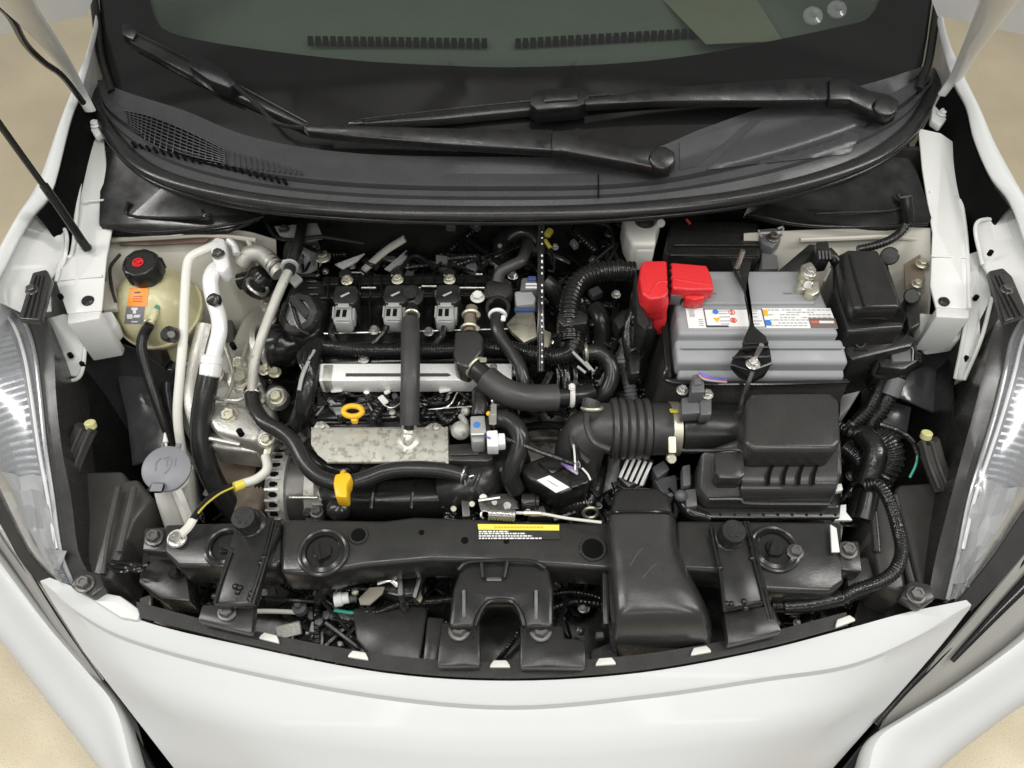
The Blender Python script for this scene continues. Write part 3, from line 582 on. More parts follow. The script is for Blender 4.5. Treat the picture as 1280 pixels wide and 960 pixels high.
for x, y in ((313, 657), (910, 674)):
    p = at(x, y, .80)
    mk('rubber_stop', M['rubber'], sup, lathe(p, (0, -.12, 1), [(R(20), 0), (R(19), .006), (R(15), .009), (R(14.5), .03), (R(13), .034), (.001, .034)], 24))
    dots = [cyl(p+V((R(7)*math.cos(a), R(7)*math.sin(a)-.004, .033)), p+V((R(7)*math.cos(a), R(7)*math.sin(a)-.004, .0352)), R(1.6), 8) for a in [i*math.pi/3 for i in range(6)]]
    mk('stop_dimple', M['plastic_dull'], sup, dots, kind='stuff')
lb = mk('caution_label', M['yellow_label'], sup, prism(pz([(597, 655), (699, 656), (699, 663), (598, 662)], .7975), .0012, 0))
mk('label_film', M['plastic_dull'], lb, prism(pz([(598, 662.6), (699, 663.4), (700, 674), (598, 673)], .797), .001, 0))
ln = []
for i, (y, x1) in enumerate(((663.5, 636), (666, 657), (669, 665), (672, 677))):
    x = 598.5
    while x < x1:
        w_ = random.uniform(2, 6); ln.append(prism(pz([(x, y), (min(x+w_, x1), y), (min(x+w_, x1), y+1.7), (x, y+1.7)], .7978), .0005, 0)); x += w_+1
mk('label_print', M['label'], lb, ln, kind='stuff')
ln = []
x = 618
while x < 676:
    w_ = random.uniform(1.5, 3.5); ln.append(prism(pz([(x, 658), (x+w_, 658), (x+w_, 660), (x, 660)], .7984), .0004, 0)); x += w_+1.2
mk('label_print', M['ink_orange'], lb, ln, kind='stuff')
# vertical stays with ribs
def stay(pts, foot, ribs, studs, bp):
    b = mk('support_stay', M['plastic'], sup, pp(pts, .806, .02, .004))
    mk('stay_foot', M['plastic_dull'], b, pp(foot, .775, .02, .004))
    for r in ribs: mk('rib', M['gloss'], b, tp([(*q, .808) for q in r], 1.8, n=6))
    for q in studs: mk('stud', M['gloss'], b, ball(at(*q, .807), (.004, .004, .004), 2))
    if bp: bolt(at(*bp, .777), sup, M['dark_steel'], .009)
stay([(298, 650), (342, 645), (350, 660), (328, 715), (318, 755), (265, 755), (278, 705), (290, 668)], [(252, 755), (318, 755), (315, 792), (246, 776)], [[(346, 650), (333, 700), (316, 755)], [(341, 652), (329, 700), (312, 752)], [(289, 690), (275, 730), (268, 754)]], [(294, 733), (297, 740), (300, 735), (314, 742), (312, 748), (326, 704), (330, 697), (268, 745)], (284, 765))
stay([(888, 652), (932, 650), (945, 700), (958, 752), (906, 760), (898, 700)], [(905, 765), (966, 755), (978, 790), (910, 806)], [[(888, 655), (900, 715), (906, 765)], [(931, 652), (945, 710), (962, 775)], [(935, 652), (950, 710), (966, 775)]], [(900, 710), (908, 755), (914, 755), (930, 752), (932, 760), (940, 698)], None)
# bonnet latch bracket
lt = mk('latch_bracket', M['plastic'], sup,
   pp([(578, 704), (600, 700), (665, 700), (686, 708), (692, 735), (692, 785), (655, 785), (650, 765), (640, 752), (610, 752), (600, 765), (594, 785), (560, 785), (566, 735)], .792, .03, .006, 3),
   pp([(552, 778), (600, 778), (600, 832), (546, 832)], .772, .02, .003), pp([(650, 780), (704, 782), (706, 797), (732, 800), (732, 834), (650, 834)], .772, .02, .003))
for x, y in ((574, 788), (676, 789)): bolt(at(x, y, .774), sup, M['dark_steel'], .010)
for P in ([(572, 712, .795), (590, 702, .797), (660, 701, .797), (682, 710, .795)], [(580, 738, .795), (580, 772, .79)], [(670, 738, .795), (670, 774, .79)], [(602, 704, .797), (604, 722, .797)], [(634, 702, .797), (630, 722, .797)], [(594, 782, .794), (602, 762, .796), (614, 751, .796), (638, 751, .796), (650, 764, .796), (655, 782, .794)]):
    mk('rib', M['plastic'], lt, tp(P, 2.4, n=8))
mk('latch_plate', M['dark_steel'], lt, pb(608, 721, 627, 726, .794, .004, .001))
for q in ([(62, 726), (130, 732), (195, 772), (150, 800), (90, 765)], [(1080, 735), (1200, 742), (1212, 764), (1135, 795), (1055, 805)]): mk('corner_filler', M['plastic'], car, pp(q, .67, .01, .002))
# lower trays between the beam and the bumper
mk('lower_tray', M['plastic'], car, pp([(160, 715), (350, 715), (550, 712), (760, 715), (900, 720), (1060, 735), (1100, 740), (1050, 790), (950, 815), (800, 842), (640, 852), (480, 842), (300, 808), (160, 765)], .62, .02, .004))
mk('air_guide', M['plastic_dull'], car, pp([(440, 760), (520, 752), (535, 760), (525, 830), (470, 830), (445, 800)], .69, .03, .004), pp([(534, 770), (556, 772), (548, 830), (528, 830)], .7, .03, .004), pp([(738, 812), (770, 800), (775, 836), (738, 838)], .72, .03, .004))
mk('side_duct_panel', M['plastic_dull'], car, pp([(178, 690), (215, 678), (230, 690), (238, 752), (200, 748), (172, 728)], .73, .05, .004), pp([(1054, 700), (1085, 695), (1098, 735), (1062, 742)], .76, .04, .004))
mk('plastic_film', M['gloss'], car, [tp([(130+i*5, 705+4*math.sin(i*2.1), .75), (150+i*6, 710+5*math.cos(i*1.7), .757), (176+i*2, 706+3*math.sin(i), .75)], 2.2, n=6) for i in range(6)])
for x, y, z in ((219, 718, .74), (447, 783, .66), (672, 772, .64), (480, 772, .66)): mk('push_clip', M['gloss'], car, lathe(at(x, y, z), (0, 0, 1), [(R(7), 0), (R(7), .004), (R(4), .008), (.001, .008)], 14))
bolt(at(193, 672, .775), sup, M['dark_steel'], .009); bolt(at(994, 690, .793), sup, M['dark_steel'], .008); bolt(at(1060, 688, .793), sup, M['dark_steel'], .009)
mk('bolt_tab', M['plastic_dull'], sup, pp([(180, 660), (206, 658), (208, 690), (178, 688)], .772, .03, .003), pp([(1046, 676), (1074, 676), (1078, 715), (1052, 712)], .79, .03, .003))
# ================================================================== engine
eng = thing('engine', 'three cylinder engine with black cam cover and three ignition coils', 'engine')
mk('engine_block', M['dark_steel'], eng, pp([(318, 400), (400, 345), (690, 338), (735, 420), (745, 520), (720, 620), (560, 650), (400, 640), (330, 560)], .66, .36, .02, 3))
cc = mk('cam_cover', M['gloss'], eng,
   pp([(404, 343), (655, 338), (668, 352), (672, 430), (648, 452), (398, 456), (388, 420), (392, 365)], .815, .12, .012, 3),
   pp([(402, 345), (650, 341), (652, 352), (402, 356)], .83, .05, .004), pp([(398, 366), (645, 362), (645, 369), (398, 373)], .835, .05, .003))
rb = []
for i in range(19):
    x = 410+i*13.2
    rb.append(tp([(x, 346, .832), (x, 372, .838)], 1.3, n=6))
for x0, x1 in ((446, 478), (510, 543), (574, 612)):
    for x in (x0+3, (x0+x1)/2, x1-3): rb.append(tp([(x, 376, .825), (x, 408, .822)], 1.2, n=6))
mk('rib', M['gloss'], cc, rb, kind='stuff')
for x0, x1, y in ((452, 470, 360), (515, 526, 360), (527, 546, 358), (574, 610, 360), (436, 452, 341), (595, 603, 343)):
    mk('highlight_rail', M['steel'], cc, tp([(x0, y, .84), (x1, y, .84)], 1.8, n=8))  # bright steel strips stand in for highlights on the black cover
mk('gasket_rail', M['steel'], cc, tp([(405, 417, .828), (640, 411, .828)], 1.2, n=6), tp([(405, 436, .82), (640, 432, .82)], 1.0, n=6))
for x, y, z in ((497, 408, .83), (468, 413, .83), (455, 449, .82), (641, 345, .835), (597, 371, .836), (536, 415, .826), (548, 368, .835)): bolt(at(x, y, z), eng, M['steel'], .006)
# coils
def coil(px, py):
    z = .868; ca = mk('ignition_coil', M['plastic'], eng, pp([(px-12, py-13), (px+15, py-13), (px+17, py+5), (px+11, py+11), (px-13, py+11), (px-16, py+4)], z, .05, .004), label=None)
    mk('coil_mark', M['ink_soft'], ca, prism(pz([(px-6, py+1), (px+5, py-4), (px+6, py-2.5), (px-4, py+2.5)], z+.0006), .0006, 0))
    bolt(at(px+3, py-18, z-.008), eng, M['zinc'], .0065)
    mk('coil_boss', M['gloss'], ca, lathe(at(px+3, py-17, z-.03), (0, 0, 1), [(R(9), 0), (R(9), .018), (R(7), .02)], 16))
    cn = mk('connector', M['conn'], ca, pp([(px-12, py+11), (px+8, py+11), (px+9, py+32), (px+4, py+35), (px-13, py+34), (px-16, py+28)], z-.004, .024, .003), pp([(px+7, py+13), (px+13, py+15), (px+12, py+30), (px+7, py+32)], z-.01, .018, .002), pp([(px-9, py+10), (px+5, py+10), (px+5, py+15), (px-9, py+15)], z+.001, .01, .001))
    for dx in (-8, 0): mk('connector_slot', M['deep'], cn, pb(px+dx-3, py+18, px+dx+2, py+27, z-.0034, .002, 0))
    mk('latch_edge', M['conn'], cn, tp([(px-14, py+15, z-.002), (px-15, py+29, z-.003)], 1.3, n=6), tp([(px-11, py+31, z-.002), (px+6, py+31, z-.002)], 1.5, n=6))
    return ca
for x, y in ((431, 369), (494, 368), (559, 368)): coil(x, y)
def cable(name, mat, P, r, label, cat='cable', group=None, **k): return solo(mk(name, mat, None, tp(P, r, **k)), label, cat, group)
for P, l in (([(417, 404, .855), (414, 416, .842), (420, 428, .835), (434, 436, .832), (446, 441, .83)], 'short black wire from the ignition coil beside the oil filler cap'),
          ([(486, 404, .855), (478, 418, .842), (466, 430, .835), (452, 440, .832)], 'short black wire from the middle ignition coil'),
          ([(555, 404, .855), (554, 418, .845), (546, 428, .838), (540, 434, .835)], 'short black wire from the ignition coil beside the square valve')):
    cable('coil_wire', M['tape'], P, 4, l, 'wire', n=8)
# oil filler cap and its housing
fc = mk('filler_housing', M['plastic'], eng, pp([(362, 352), (384, 343), (405, 348), (412, 375), (405, 412), (382, 425), (358, 412), (350, 385)], .83, .09, .012, 3))
p = at(379, 396, .845)
cap = mk('oil_filler_cap', M['plastic'], eng, lathe(p, (-.25, -.35, .9), [(R(30), 0), (R(30), .012), (R(27), .018), (R(19), .02), (R(18), .016), (.001, .016)], 32, -.04), box(p+V((0, 0, .022)), (.012, .045, .012), .003, (.3, -.2, .7)))
for i in range(5): mk('housing_rib', M['plastic'], fc, tp([(384+i*1.5, 352+i*8, .834), (396+i, 352+i*8, .834)], 1.6, n=6))
mk('cap_grip', M['plastic'], cap, tp([(362, 378, .868), (372, 408, .858), (386, 418, .856)], 2, n=6), tp([(384, 372, .87), (396, 402, .858)], 2, n=6))
# vacuum pump in black and polished metal
vp = mk('pump_drum', M['gloss'], eng, lathe(at(326, 436, .775), (1, .1, .1), [(R(20), 0), (R(28), .006), (R(30), .014), (R(31), .03), (R(30), .05), (R(24), .058), (R(22), .075), (R(15), .082), (.001, .083)], 32))
mk('pump_band', M['steel'], vp, lathe(at(332, 436, .777), (1, .1, .1), [(R(31), 0), (R(33), .002), (R(33), .008), (R(31), .01)], 32)); mk('pump_flange', M['alu'], vp, lathe(at(326, 436, .775), (1, .1, .1), [(R(33), -.004), (R(34), 0), (R(33), .004)], 32))
for q in ((338, 400, .79), (344, 466, .78), (331, 463, .775)): bolt(at(*q), eng, M['zinc'], .007)
# timing-side casting and engine mount in aluminium
tc = mk('timing_casting', M['alu'], eng,
   pp([(322, 376), (340, 372), (348, 388), (330, 430), (322, 470), (340, 500), (345, 545), (330, 560), (300, 555), (282, 545), (262, 530), (252, 470), (262, 430), (290, 425), (300, 400)], .765, .05, .008, 3),
   pp([(268, 500), (330, 510), (335, 530), (318, 552), (270, 540), (255, 520)], .785, .05, .008, 3),
   pp([(255, 516), (300, 514), (325, 552), (322, 566), (262, 558)], .755, .05, .006, 3),
   tube(pz([(256, 405, .80), (245, 450, .78), (240, 500, .77), (250, 540, .75)], 0), R(9), n=10, flat=(1.2, .6)),
   tube(pz([(345, 385, .79), (325, 420, .785), (315, 460, .78), (330, 500, .775)], 0), R(6), n=10))
for x, y, r in ((287, 521, .011), (302, 474, .011), (298, 457, .008), (346, 497, .009), (270, 470, .007), (336, 378, .008), (333, 550, .007)):
    mk('casting_boss', M['alu'], tc, lathe(at(x, y, .775), (0, -.2, 1), [(r*2, -.01), (r*1.9, .004), (r*1.5, .007)], 20)); bolt(at(x, y, .782), eng, M['zinc'], r, (0, -.2, 1))
for P in ([(280, 428, .785), (292, 470, .785), (280, 505, .79)], [(310, 430, .78), (300, 460, .785)], [(262, 548, .77), (300, 556, .765)], [(325, 480, .785), (300, 500, .79), (270, 498, .79)]):
    mk('casting_rib', M['alu'], tc, tp(P, 3, n=8))
for q in ((275, 410, .76), (262, 480, .77), (302, 543, .792), (293, 435, .775)): mk('hole_shade_disc', M['deep'], tc, lathe(at(*q), (0, -.1, 1), [(R(4), 0), (R(4), .012)], 14))  # dark discs paint shaded openings in the casting
mk('mount_bracket', M['dark_steel'], eng, pp([(276, 402), (290, 398), (294, 430), (282, 446), (272, 430)], .76, .03, .004))
# exhaust-side brown parts below the mount
mk('belt_cover', M['manifold'], eng, pp([(262, 560), (330, 565), (340, 600), (325, 640), (275, 640), (262, 600)], .68, .05, .01, 3))
mk('pulley', M['rubber'], eng, lathe(at(330, 605, .64), (1, 0, .05), [(.045, 0), (.05, .003), (.047, .006), (.05, .009), (.047, .012), (.05, .015), (.045, .018)], 32))
# injector rail
fr = mk('injector_rail', M['alu_bright'], eng, pp([(400, 454), (640, 454), (640, 475), (398, 476)], .836, .03, .0022, 2))
mk('rail_slot', M['dark_steel'], fr, pp([(432, 466.5), (560, 466.5), (564, 469), (560, 470.5), (432, 470.5)], .8366, .002, 0)); mk('rail_end', M['alu'], fr, pp([(612, 454), (622, 454), (622, 476), (612, 476)], .8385, .03, .003), pp([(404, 455), (417, 455), (414, 476), (402, 476)], .838, .03, .003), cyl(at(640, 466, .822), at(648, 466, .822), R(5)))
# lower head with injector wiring
hd_ = mk('cylinder_head', M['plastic'], eng, pp([(395, 478), (640, 477), (645, 530), (560, 540), (395, 535)], .775, .08, .008, 3), pp([(395, 508), (555, 505), (555, 522), (395, 524)], .785, .03, .004), pp([(430, 514), (590, 510), (590, 516), (430, 520)], .79, .02, .003))
for x in (418, 455, 490, 535, 575, 610): mk('injector', M['gloss'], hd_, lathe(at(x, 490+random.uniform(-3, 3), .775), (0, -.3, 1), [(R(9), 0), (R(9), .018), (R(6), .022), (R(5), .034), (.001, .035)], 16))
for i, (x, y, t) in enumerate(((421, 487, .1), (479, 500, -.9), (556, 487, .2), (484, 490, -1))):
    mk('wire_tag', M['ivory'] if i != 3 else M['white_wire'], hd_, box(at(x, y, .812), (R(15 if i < 3 else 6), R(8), .003), .001, (0, 0, t)))
mk('sensor', M['steel'], hd_, lathe(at(461, 496, .79), (0, -.2, 1), [(R(7), 0), (R(7), .008), (R(4), .014), (R(4), .02), (.001, .022)], 18))
wr = [tp([(x, 492+random.uniform(-8, 8), .79), (x+random.uniform(10, 30), 490+random.uniform(-8, 18), .81), (x+random.uniform(35, 60), 498+random.uniform(-10, 14), .795)], random.uniform(1.5, 3), n=6) for x in range(400, 600, 14)]
mk('injector_wire', M['tape'], hd_, wr, kind='stuff')
mk('bright_wire', M['steel'], hd_, tp([(478, 505, .8), (490, 510, .806), (502, 503, .804)], 1.1, n=6), tp([(556, 510, .81), (592, 508, .81)], 1, n=6), tp([(535, 512, .806), (560, 508, .81), (572, 490, .812)], 1, n=6))
# dipstick
dk = mk('dipstick_handle', M['yellow'], eng, tube([at(441+12*math.cos(a), 514+6.5*math.sin(a), .826) for a in [i*math.pi/8 for i in range(17)]], R(3.6), n=10), pp([(436, 518), (448, 517), (446, 526), (439, 526)], .825, .01, .002))
# heat shield plate with dome
hx = (389, 410, 450, 480, 511, 540, 559)
def hrow(y, z, cut=0): return [at(x+(cut if k == 0 else cut*.4 if k == 1 else 0), y, z) for k, x in enumerate(hx)]
hs = mk('heat_shield', M['shield'], eng, loft([hrow(534, .785), hrow(534, .800), hrow(536, .8025), hrow(545, .8035), hrow(556, .8035), hrow(568, .803, 8), hrow(577, .8015, 19), hrow(579, .799, 20), hrow(580, .77, 20)], .002),
   pp([(392, 534), (396, 527), (404, 526), (412, 533)], .803, .004, .001), pp([(530, 535), (538, 529), (548, 529), (556, 535)], .803, .004, .001), pp([(556, 533), (560, 533), (561, 580), (557, 580)], .806, .03, .001))
mk('shield_dome', M['shield'], hs, ball(at(511, 552, .797), (R(19), R(24), .016)), ball(at(511, 546, .803), (R(11), R(19), .019)), cyl(at(511, 546, .812), at(511, 528, .817), R(9)))
for q in ((402, 531, .804), (545, 533, .804)): bolt(at(*q), eng, M['steel'], .004)
# breather hose
bh = thing('breather_hose', 'thick straight rubber hose running from the cam cover to the metal heat shield', 'hose')
mk('hose', M['foam'], bh, tp([(513, 402, .875), (513, 430, .878), (513, 470, .87), (512, 510, .845), (512, 530, .83)], 12, n=18)); mk('hose_core', M['rubber'], bh, tp([(515, 385, .86), (514, 400, .876), (513, 406, .878)], 8, n=14), tp([(512, 522, .832), (511, 536, .82)], 7, n=12))
mk('clamp', M['zinc'], bh, ring(at(515, 394, .872), (0, -1, .2), R(8.5), R(2), 20, 6)); mk('clamp', M['zinc'], bh, ring(at(512, 527, .831), (0, -.9, .4), R(8), R(2), 20, 6))
mk('valve_neck', M['plastic'], eng, lathe(at(517, 386, .82), (0, -.2, 1), [(R(14), 0), (R(14), .03), (R(17), .032), (R(17), .04), (R(9), .042), (R(9), .05)], 20))
# intake plenum
pl = mk('intake_plenum', M['plastic'], eng, loft([pz([(395, 600, .72), (430, 598, .735), (500, 596, .745), (580, 596, .745), (630, 600, .72)], 0), pz([(398, 612, .73), (430, 612, .75), (500, 610, .76), (580, 610, .76), (632, 612, .73)], 0), pz([(402, 630, .725), (432, 630, .745), (500, 630, .755), (580, 628, .755), (632, 628, .725)], 0), pz([(405, 648, .69), (432, 650, .7), (500, 650, .71), (580, 648, .71), (632, 645, .69)], 0), pz([(405, 655, .6), (432, 658, .6), (500, 658, .6), (580, 656, .6), (632, 652, .6)], 0)], .004, 30, 20))
for x in (470, 520, 560): mk('plenum_rib', M['plastic'], pl, tp([(x, 600, .75), (x-4, 615, .762), (x-6, 635, .752)], 3, n=8))
mk('runner', M['plastic'], eng, tube(pz([(640, 575, .73), (615, 590, .755), (590, 605, .76), (560, 612, .745)], 0), R(30), n=20), tp([(600, 570, .75), (598, 590, .77), (585, 612, .765)], 14, n=16))
mk('runner_band', M['plastic_dull'], eng, tube(pz([(606, 565, .765), (600, 590, .792), (590, 615, .782)], 0), R(3), n=8))
mk('slide_bracket', M['plastic_dull'], eng, pp([(560, 555), (612, 552), (617, 558), (616, 574), (608, 577), (561, 576)], .808, .025, .003), pp([(563, 562), (598, 560), (601, 564), (598, 568), (563, 569)], .812, .004, .001))
# alternator
al = thing('alternator', 'cast aluminium alternator with vent slots beside the yellow hose clip', 'alternator')
ao = at(352, 612, .68)
mk('drum', M['dark_steel'], al, lathe(ao, (1, 0, .03), [(.05, .02), (.058, .022), (.058, .055), (.05, .058)], 36))
mk('end_shell', M['alu_dull'], al, lathe(ao, (1, 0, .03), [(.03, -.012), (.05, -.01), (.062, .0), (.064, .012), (.064, .022), (.058, .024)], 36)); mk('rear_shell', M['alu_dull'], al, lathe(ao, (1, 0, .03), [(.06, .05), (.064, .052), (.063, .066), (.05, .076), (.03, .078)], 36))
for i in range(26):
    a = i*2*math.pi/26; d = V((0, math.cos(a), math.sin(a)))
    if d.z > -.3: mk('vent_slot', M['deep'], al, box(ao+V((.006, 0, 0))+d*.0632, (.014, .008, .004), .0015, Matrix.Rotation(a-math.pi/2, 4, 'X'))); mk('fin', M['alu'], al, box(ao+V((.004, 0, 0))+V((0, math.cos(a+.12), math.sin(a+.12)))*.0655, (.022, .0035, .004), .001, Matrix.Rotation(a+.12-math.pi/2, 4, 'X')))
mk('regulator', M['alu_dull'], al, box(at(404, 622, .715), (.035, .035, .03), .005), box(at(407, 636, .70), (.03, .02, .03), .004)); mk('through_bolt', M['steel'], al, cyl(at(362, 622, .74), at(398, 622, .742), R(2.5)))
mk('plug_boot', M['rubber'], al, ball(at(424, 636, .735), (.018, .018, .016)))
for q in ((362, 566, .735), (396, 640, .728)): bolt(at(*q), al, M['dark_steel'], .007)
# long front hose with yellow clip
lh = thing('vacuum_hose', 'long black hose curving in front of the heat shield with a yellow clip', 'hose')
mk('hose', M['rubber'], lh, tp([(314, 488, .80), (318, 508, .805), (330, 527, .808), (352, 540, .808), (368, 555, .805), (382, 580, .8), (400, 597, .798), (425, 604, .798), (452, 600, .8), (480, 590, .802), (510, 586, .803), (550, 588, .802), (582, 595, .795)], 10, n=18))
mk('yellow_clip', M['yellow'], lh, pp([(418, 592), (436, 589), (440, 596), (434, 604), (434, 622), (419, 621), (416, 604)], .825, .03, .004)); mk('clip_loop', M['yellow'], lh, ring(at(430, 602, .803), (1, .1, 0), R(12), R(3), 20, 6))
mk('clamp', M['steel'], lh, ring(at(580, 594, .796), (1, -.3, 0), R(11), R(1.4), 20, 6), tp([(586, 596, .8), (592, 594, .8)], 1.3, n=6), tp([(581, 600, .805), (582, 606, .8)], 1.3, n=6)); mk('clamp', M['steel'], lh, ring(at(316, 494, .802), (.1, -1, .1), R(11), R(1.6), 20, 6))
mk('branch_hose', M['rubber'], lh, tp([(388, 568, .76), (405, 582, .768), (430, 588, .77), (448, 580, .77)], 7, n=12), tp([(440, 588, .775), (447, 574, .775)], 9, n=12))
mk('nozzle', M['rubber'], lh, tp([(436, 628, .725), (452, 634, .71)], 5, n=8))
# heater metal pipe with black upper end
cp = thing('metal_coolant_pipe', 'slim dull metal pipe slanting beside the oil filler cap', 'pipe')
mk('pipe', M['alu_dull'], cp, tp([(361, 338, .885), (350, 362, .88), (338, 392, .865), (326, 425, .85), (318, 455, .835), (315, 488, .81)], 6.5, n=14)); mk('upper_hose', M['rubber'], cp, tp([(378, 280, .86), (374, 302, .875), (366, 325, .885), (361, 340, .886)], 8, n=12))
mk('clip', M['conn'], cp, ring(at(362, 333, .887), (.2, -1, .2), R(9), R(3), 18, 6), box(at(358, 328, .892), (.012, .006, .008), .001))
# refrigerant pipes
ac = thing('air_conditioning_pipe', 'pale slim aluminium pipe bending down in front of the coolant tank', 'pipe')
mk('pipe', M['ivory'], ac, tp([(270, 306, .90), (256, 312, .905), (240, 320, .905), (234, 332, .9), (231, 370, .885), (229, 420, .86), (225, 470, .83), (222, 520, .79), (228, 565, .74), (238, 600, .7), (242, 650, .64)], 6, n=12)); mk('service_cap', M['rubber'], ac, lathe(at(216, 419, .866), (-.2, -.5, .8), [(R(11), 0), (R(11), .012), (R(7), .014), (R(7), .018), (.001, .018)], 12, -.08)); mk('cap_centre', M['dark_steel'], ac, cyl(at(214, 418, .884), at(214, 418, .886), R(5), 12))
ah = thing('air_conditioning_hose', 'thick bright aluminium pipe joining a black hose beside the engine mount', 'hose')
mk('pipe', M['alu_bright'], ah, tp([(276, 333, .885), (268, 338, .895), (263, 350, .893), (266, 372, .88), (273, 395, .87), (274, 415, .86), (268, 440, .845), (264, 462, .83)], 10, n=16)); mk('ferrule', M['alu_bright'], ah, lathe(at(265, 444, .842), (-.1, -.75, -.5), [(R(11), 0), (R(14), .003), (R(14), .012), (R(12), .014), (R(14), .016), (R(14), .03), (R(12), .032)], 22))
mk('hose', M['rubber'], ah, tp([(263, 458, .832), (257, 490, .81), (252, 525, .78), (253, 560, .75), (264, 595, .715), (282, 625, .68), (300, 650, .65)], 14, n=18)); mk('service_cap', M['rubber'], ah, lathe(at(270, 376, .885), (-.1, -.5, .8), [(R(9), 0), (R(9), .01), (R(5), .012), (.001, .012)], 12, -.08))
blk = mk('flange_block', M['alu_bright'], ah, pp([(262, 302), (270, 296), (280, 298), (286, 332), (280, 340), (272, 338), (264, 320)], .905, .025, .003)); bolt(at(273, 318, .907), ah, M['dark_steel'], .007)
mk('flange_tab', M['alu_bright'], ah, tp([(284, 300, .89), (292, 306, .885), (296, 318, .88)], 5, n=10))
lp = thing('low_pressure_pipe', 'grey elbow pipe with ringed end beside the alloy flange block', 'pipe')
mk('pipe', M['alu_dull'], lp, tp([(300, 330, .86), (312, 318, .87), (328, 318, .872), (340, 330, .87), (350, 342, .865)], 12, n=16))
for x, y in ((338, 327), (342, 331), (346, 335)): mk('ring', M['dark_steel'], lp, ring(at(x, y, .87), (.7, -.7, 0), R(11), R(2), 20, 6))
mk('valve_body', M['gloss'], lp, lathe(at(318, 362, .82), (.5, .2, .6), [(R(20), 0), (R(22), .008), (R(20), .03), (R(14), .04), (.001, .042)], 24), lathe(at(300, 352, .83), (1, 0, .3), [(R(12), 0), (R(12), .03)], 18)); mk('valve_ring', M['steel'], lp, ring(at(322, 358, .85), (.5, .2, .6), R(15), R(2.5), 22, 6))
# turbo-side pieces behind the engine
tb = thing('brake_booster_plate', 'pale grey round stamped disc with bolts against the firewall', 'disc')
mk('disc', M['conn'], tb, lathe(at(380, 318, .80), (.1, -.5, .8), [(R(30), 0), (R(30), .004), (R(22), .007), (R(21), .004), (R(14), .009), (R(8), .012), (.001, .012)], 28)); mk('mount_plate', M['conn'], tb, pp([(342, 282), (396, 278), (404, 296), (384, 300), (352, 298)], .86, .006, .002)); bolt(at(355, 287, .862), tb, M['dark_steel'], .006); bolt(at(378, 284, .862), tb, M['dark_steel'], .006); bolt(at(404, 322, .82), tb, M['zinc'], .009)
mk('strap', M['conn'], tb, pp([(352, 340), (362, 334), (378, 348), (368, 358)], .85, .006, .001))
sp = thing('rear_shield', 'crumpled shiny heat shields and tan strut behind the cam cover', 'shield')
mk('strut', M['white_wire'], sp, tp([(452, 340, .76), (480, 315, .79), (506, 298, .81)], 7, n=10, flat=(1, .5)))
mk('foil', M['alu_bright'], sp, pp([(480, 336), (508, 312), (512, 318), (490, 340)], .77, .003, .001), pp([(488, 340), (508, 320), (512, 336)], .765, .003, .001), pp([(418, 330), (456, 316), (446, 326), (428, 336)], .79, .004, .001))
mk('foil_sheet', M['alu_dull'], sp, loft([[at(x, 318-4*math.sin(x*.03)+random.uniform(-1, 1), .80) for x in range(545, 640, 8)], [at(x, 329+random.uniform(-1.5, 1.5), .785+random.uniform(-.004, .004)) for x in range(545, 640, 8)], [at(x, 342, .765) for x in range(545, 640, 8)]], .002))
# thermostat valve with two clamps, and hoses to the right
tv = thing('square_valve', 'flat black five sided coolant valve body with clamped pipe ends', 'valve')
mk('valve_body', M['plastic_dull'], tv, pp([(569, 413), (598, 413), (604, 420), (603, 438), (586, 460), (570, 455), (566, 440)], .872, .04, .005, 3)); mk('neck', M['manifold'], tv, tp([(590, 385, .86), (588, 400, .86), (587, 416, .858)], 8, n=14)); mk('outlet', M['rubber'], tv, tp([(586, 445, .86), (596, 462, .852)], 11, n=14))
mk('clamp', M['zinc'], tv, ring(at(589, 394, .861), (0, -1, 0), R(10), R(2.6), 20, 6), box(at(598, 394, .868), (.006, .008, .004), .001)); mk('clamp', M['zinc'], tv, ring(at(587, 411, .86), (0, -1, 0), R(10), R(2.4), 20, 6), box(at(597, 411, .866), (.006, .008, .004), .001))
uh = thing('radiator_hose', 'thick smooth rubber radiator hose bending across the injector rail', 'hose')
mk('hose_end', M['rubber'], uh, tp([(588, 454, .856), (600, 466, .855), (614, 478, .852)], 13, n=18)); mk('sleeve', M['foam'], uh, tp([(608, 473, .855), (622, 484, .853), (640, 493, .85), (662, 497, .846), (696, 497, .84)], 17, n=22)); mk('hose_end', M['rubber'], uh, tp([(690, 497, .838), (720, 495, .83), (738, 490, .82)], 11, n=16))
mk('clamp', M['zinc'], uh, ring(at(594, 459, .857), (.7, -.7, 0), R(14), R(2), 22, 6), box(at(604, 450, .872), (.010, .008, .003), .001)); mk('clamp', M['ivory'], uh, ring(at(715, 495, .832), (1, 0, 0), R(12), R(3.6), 22, 6), box(at(715, 484, .85), (.009, .012, .006), .002))
sh = thing('heater_hose', 'black rubber hose with white clamp curving down from the round vent valve', 'hose')
mk('hose', M['rubber'], sh, tp([(621, 392, .87), (621, 408, .868), (627, 424, .862), (640, 442, .855), (650, 458, .85), (654, 475, .842), (654, 490, .83)], 8.5, n=16)); mk('clamp', M['label'], sh, ring(at(622, 394, .869), (0, -1, .1), R(9.5), R(3), 20, 6), box(at(629, 398, .875), (.007, .010, .004), .001))
vv = thing('vent_valve', 'round black vent valve with grey hose on the cam cover end', 'valve')
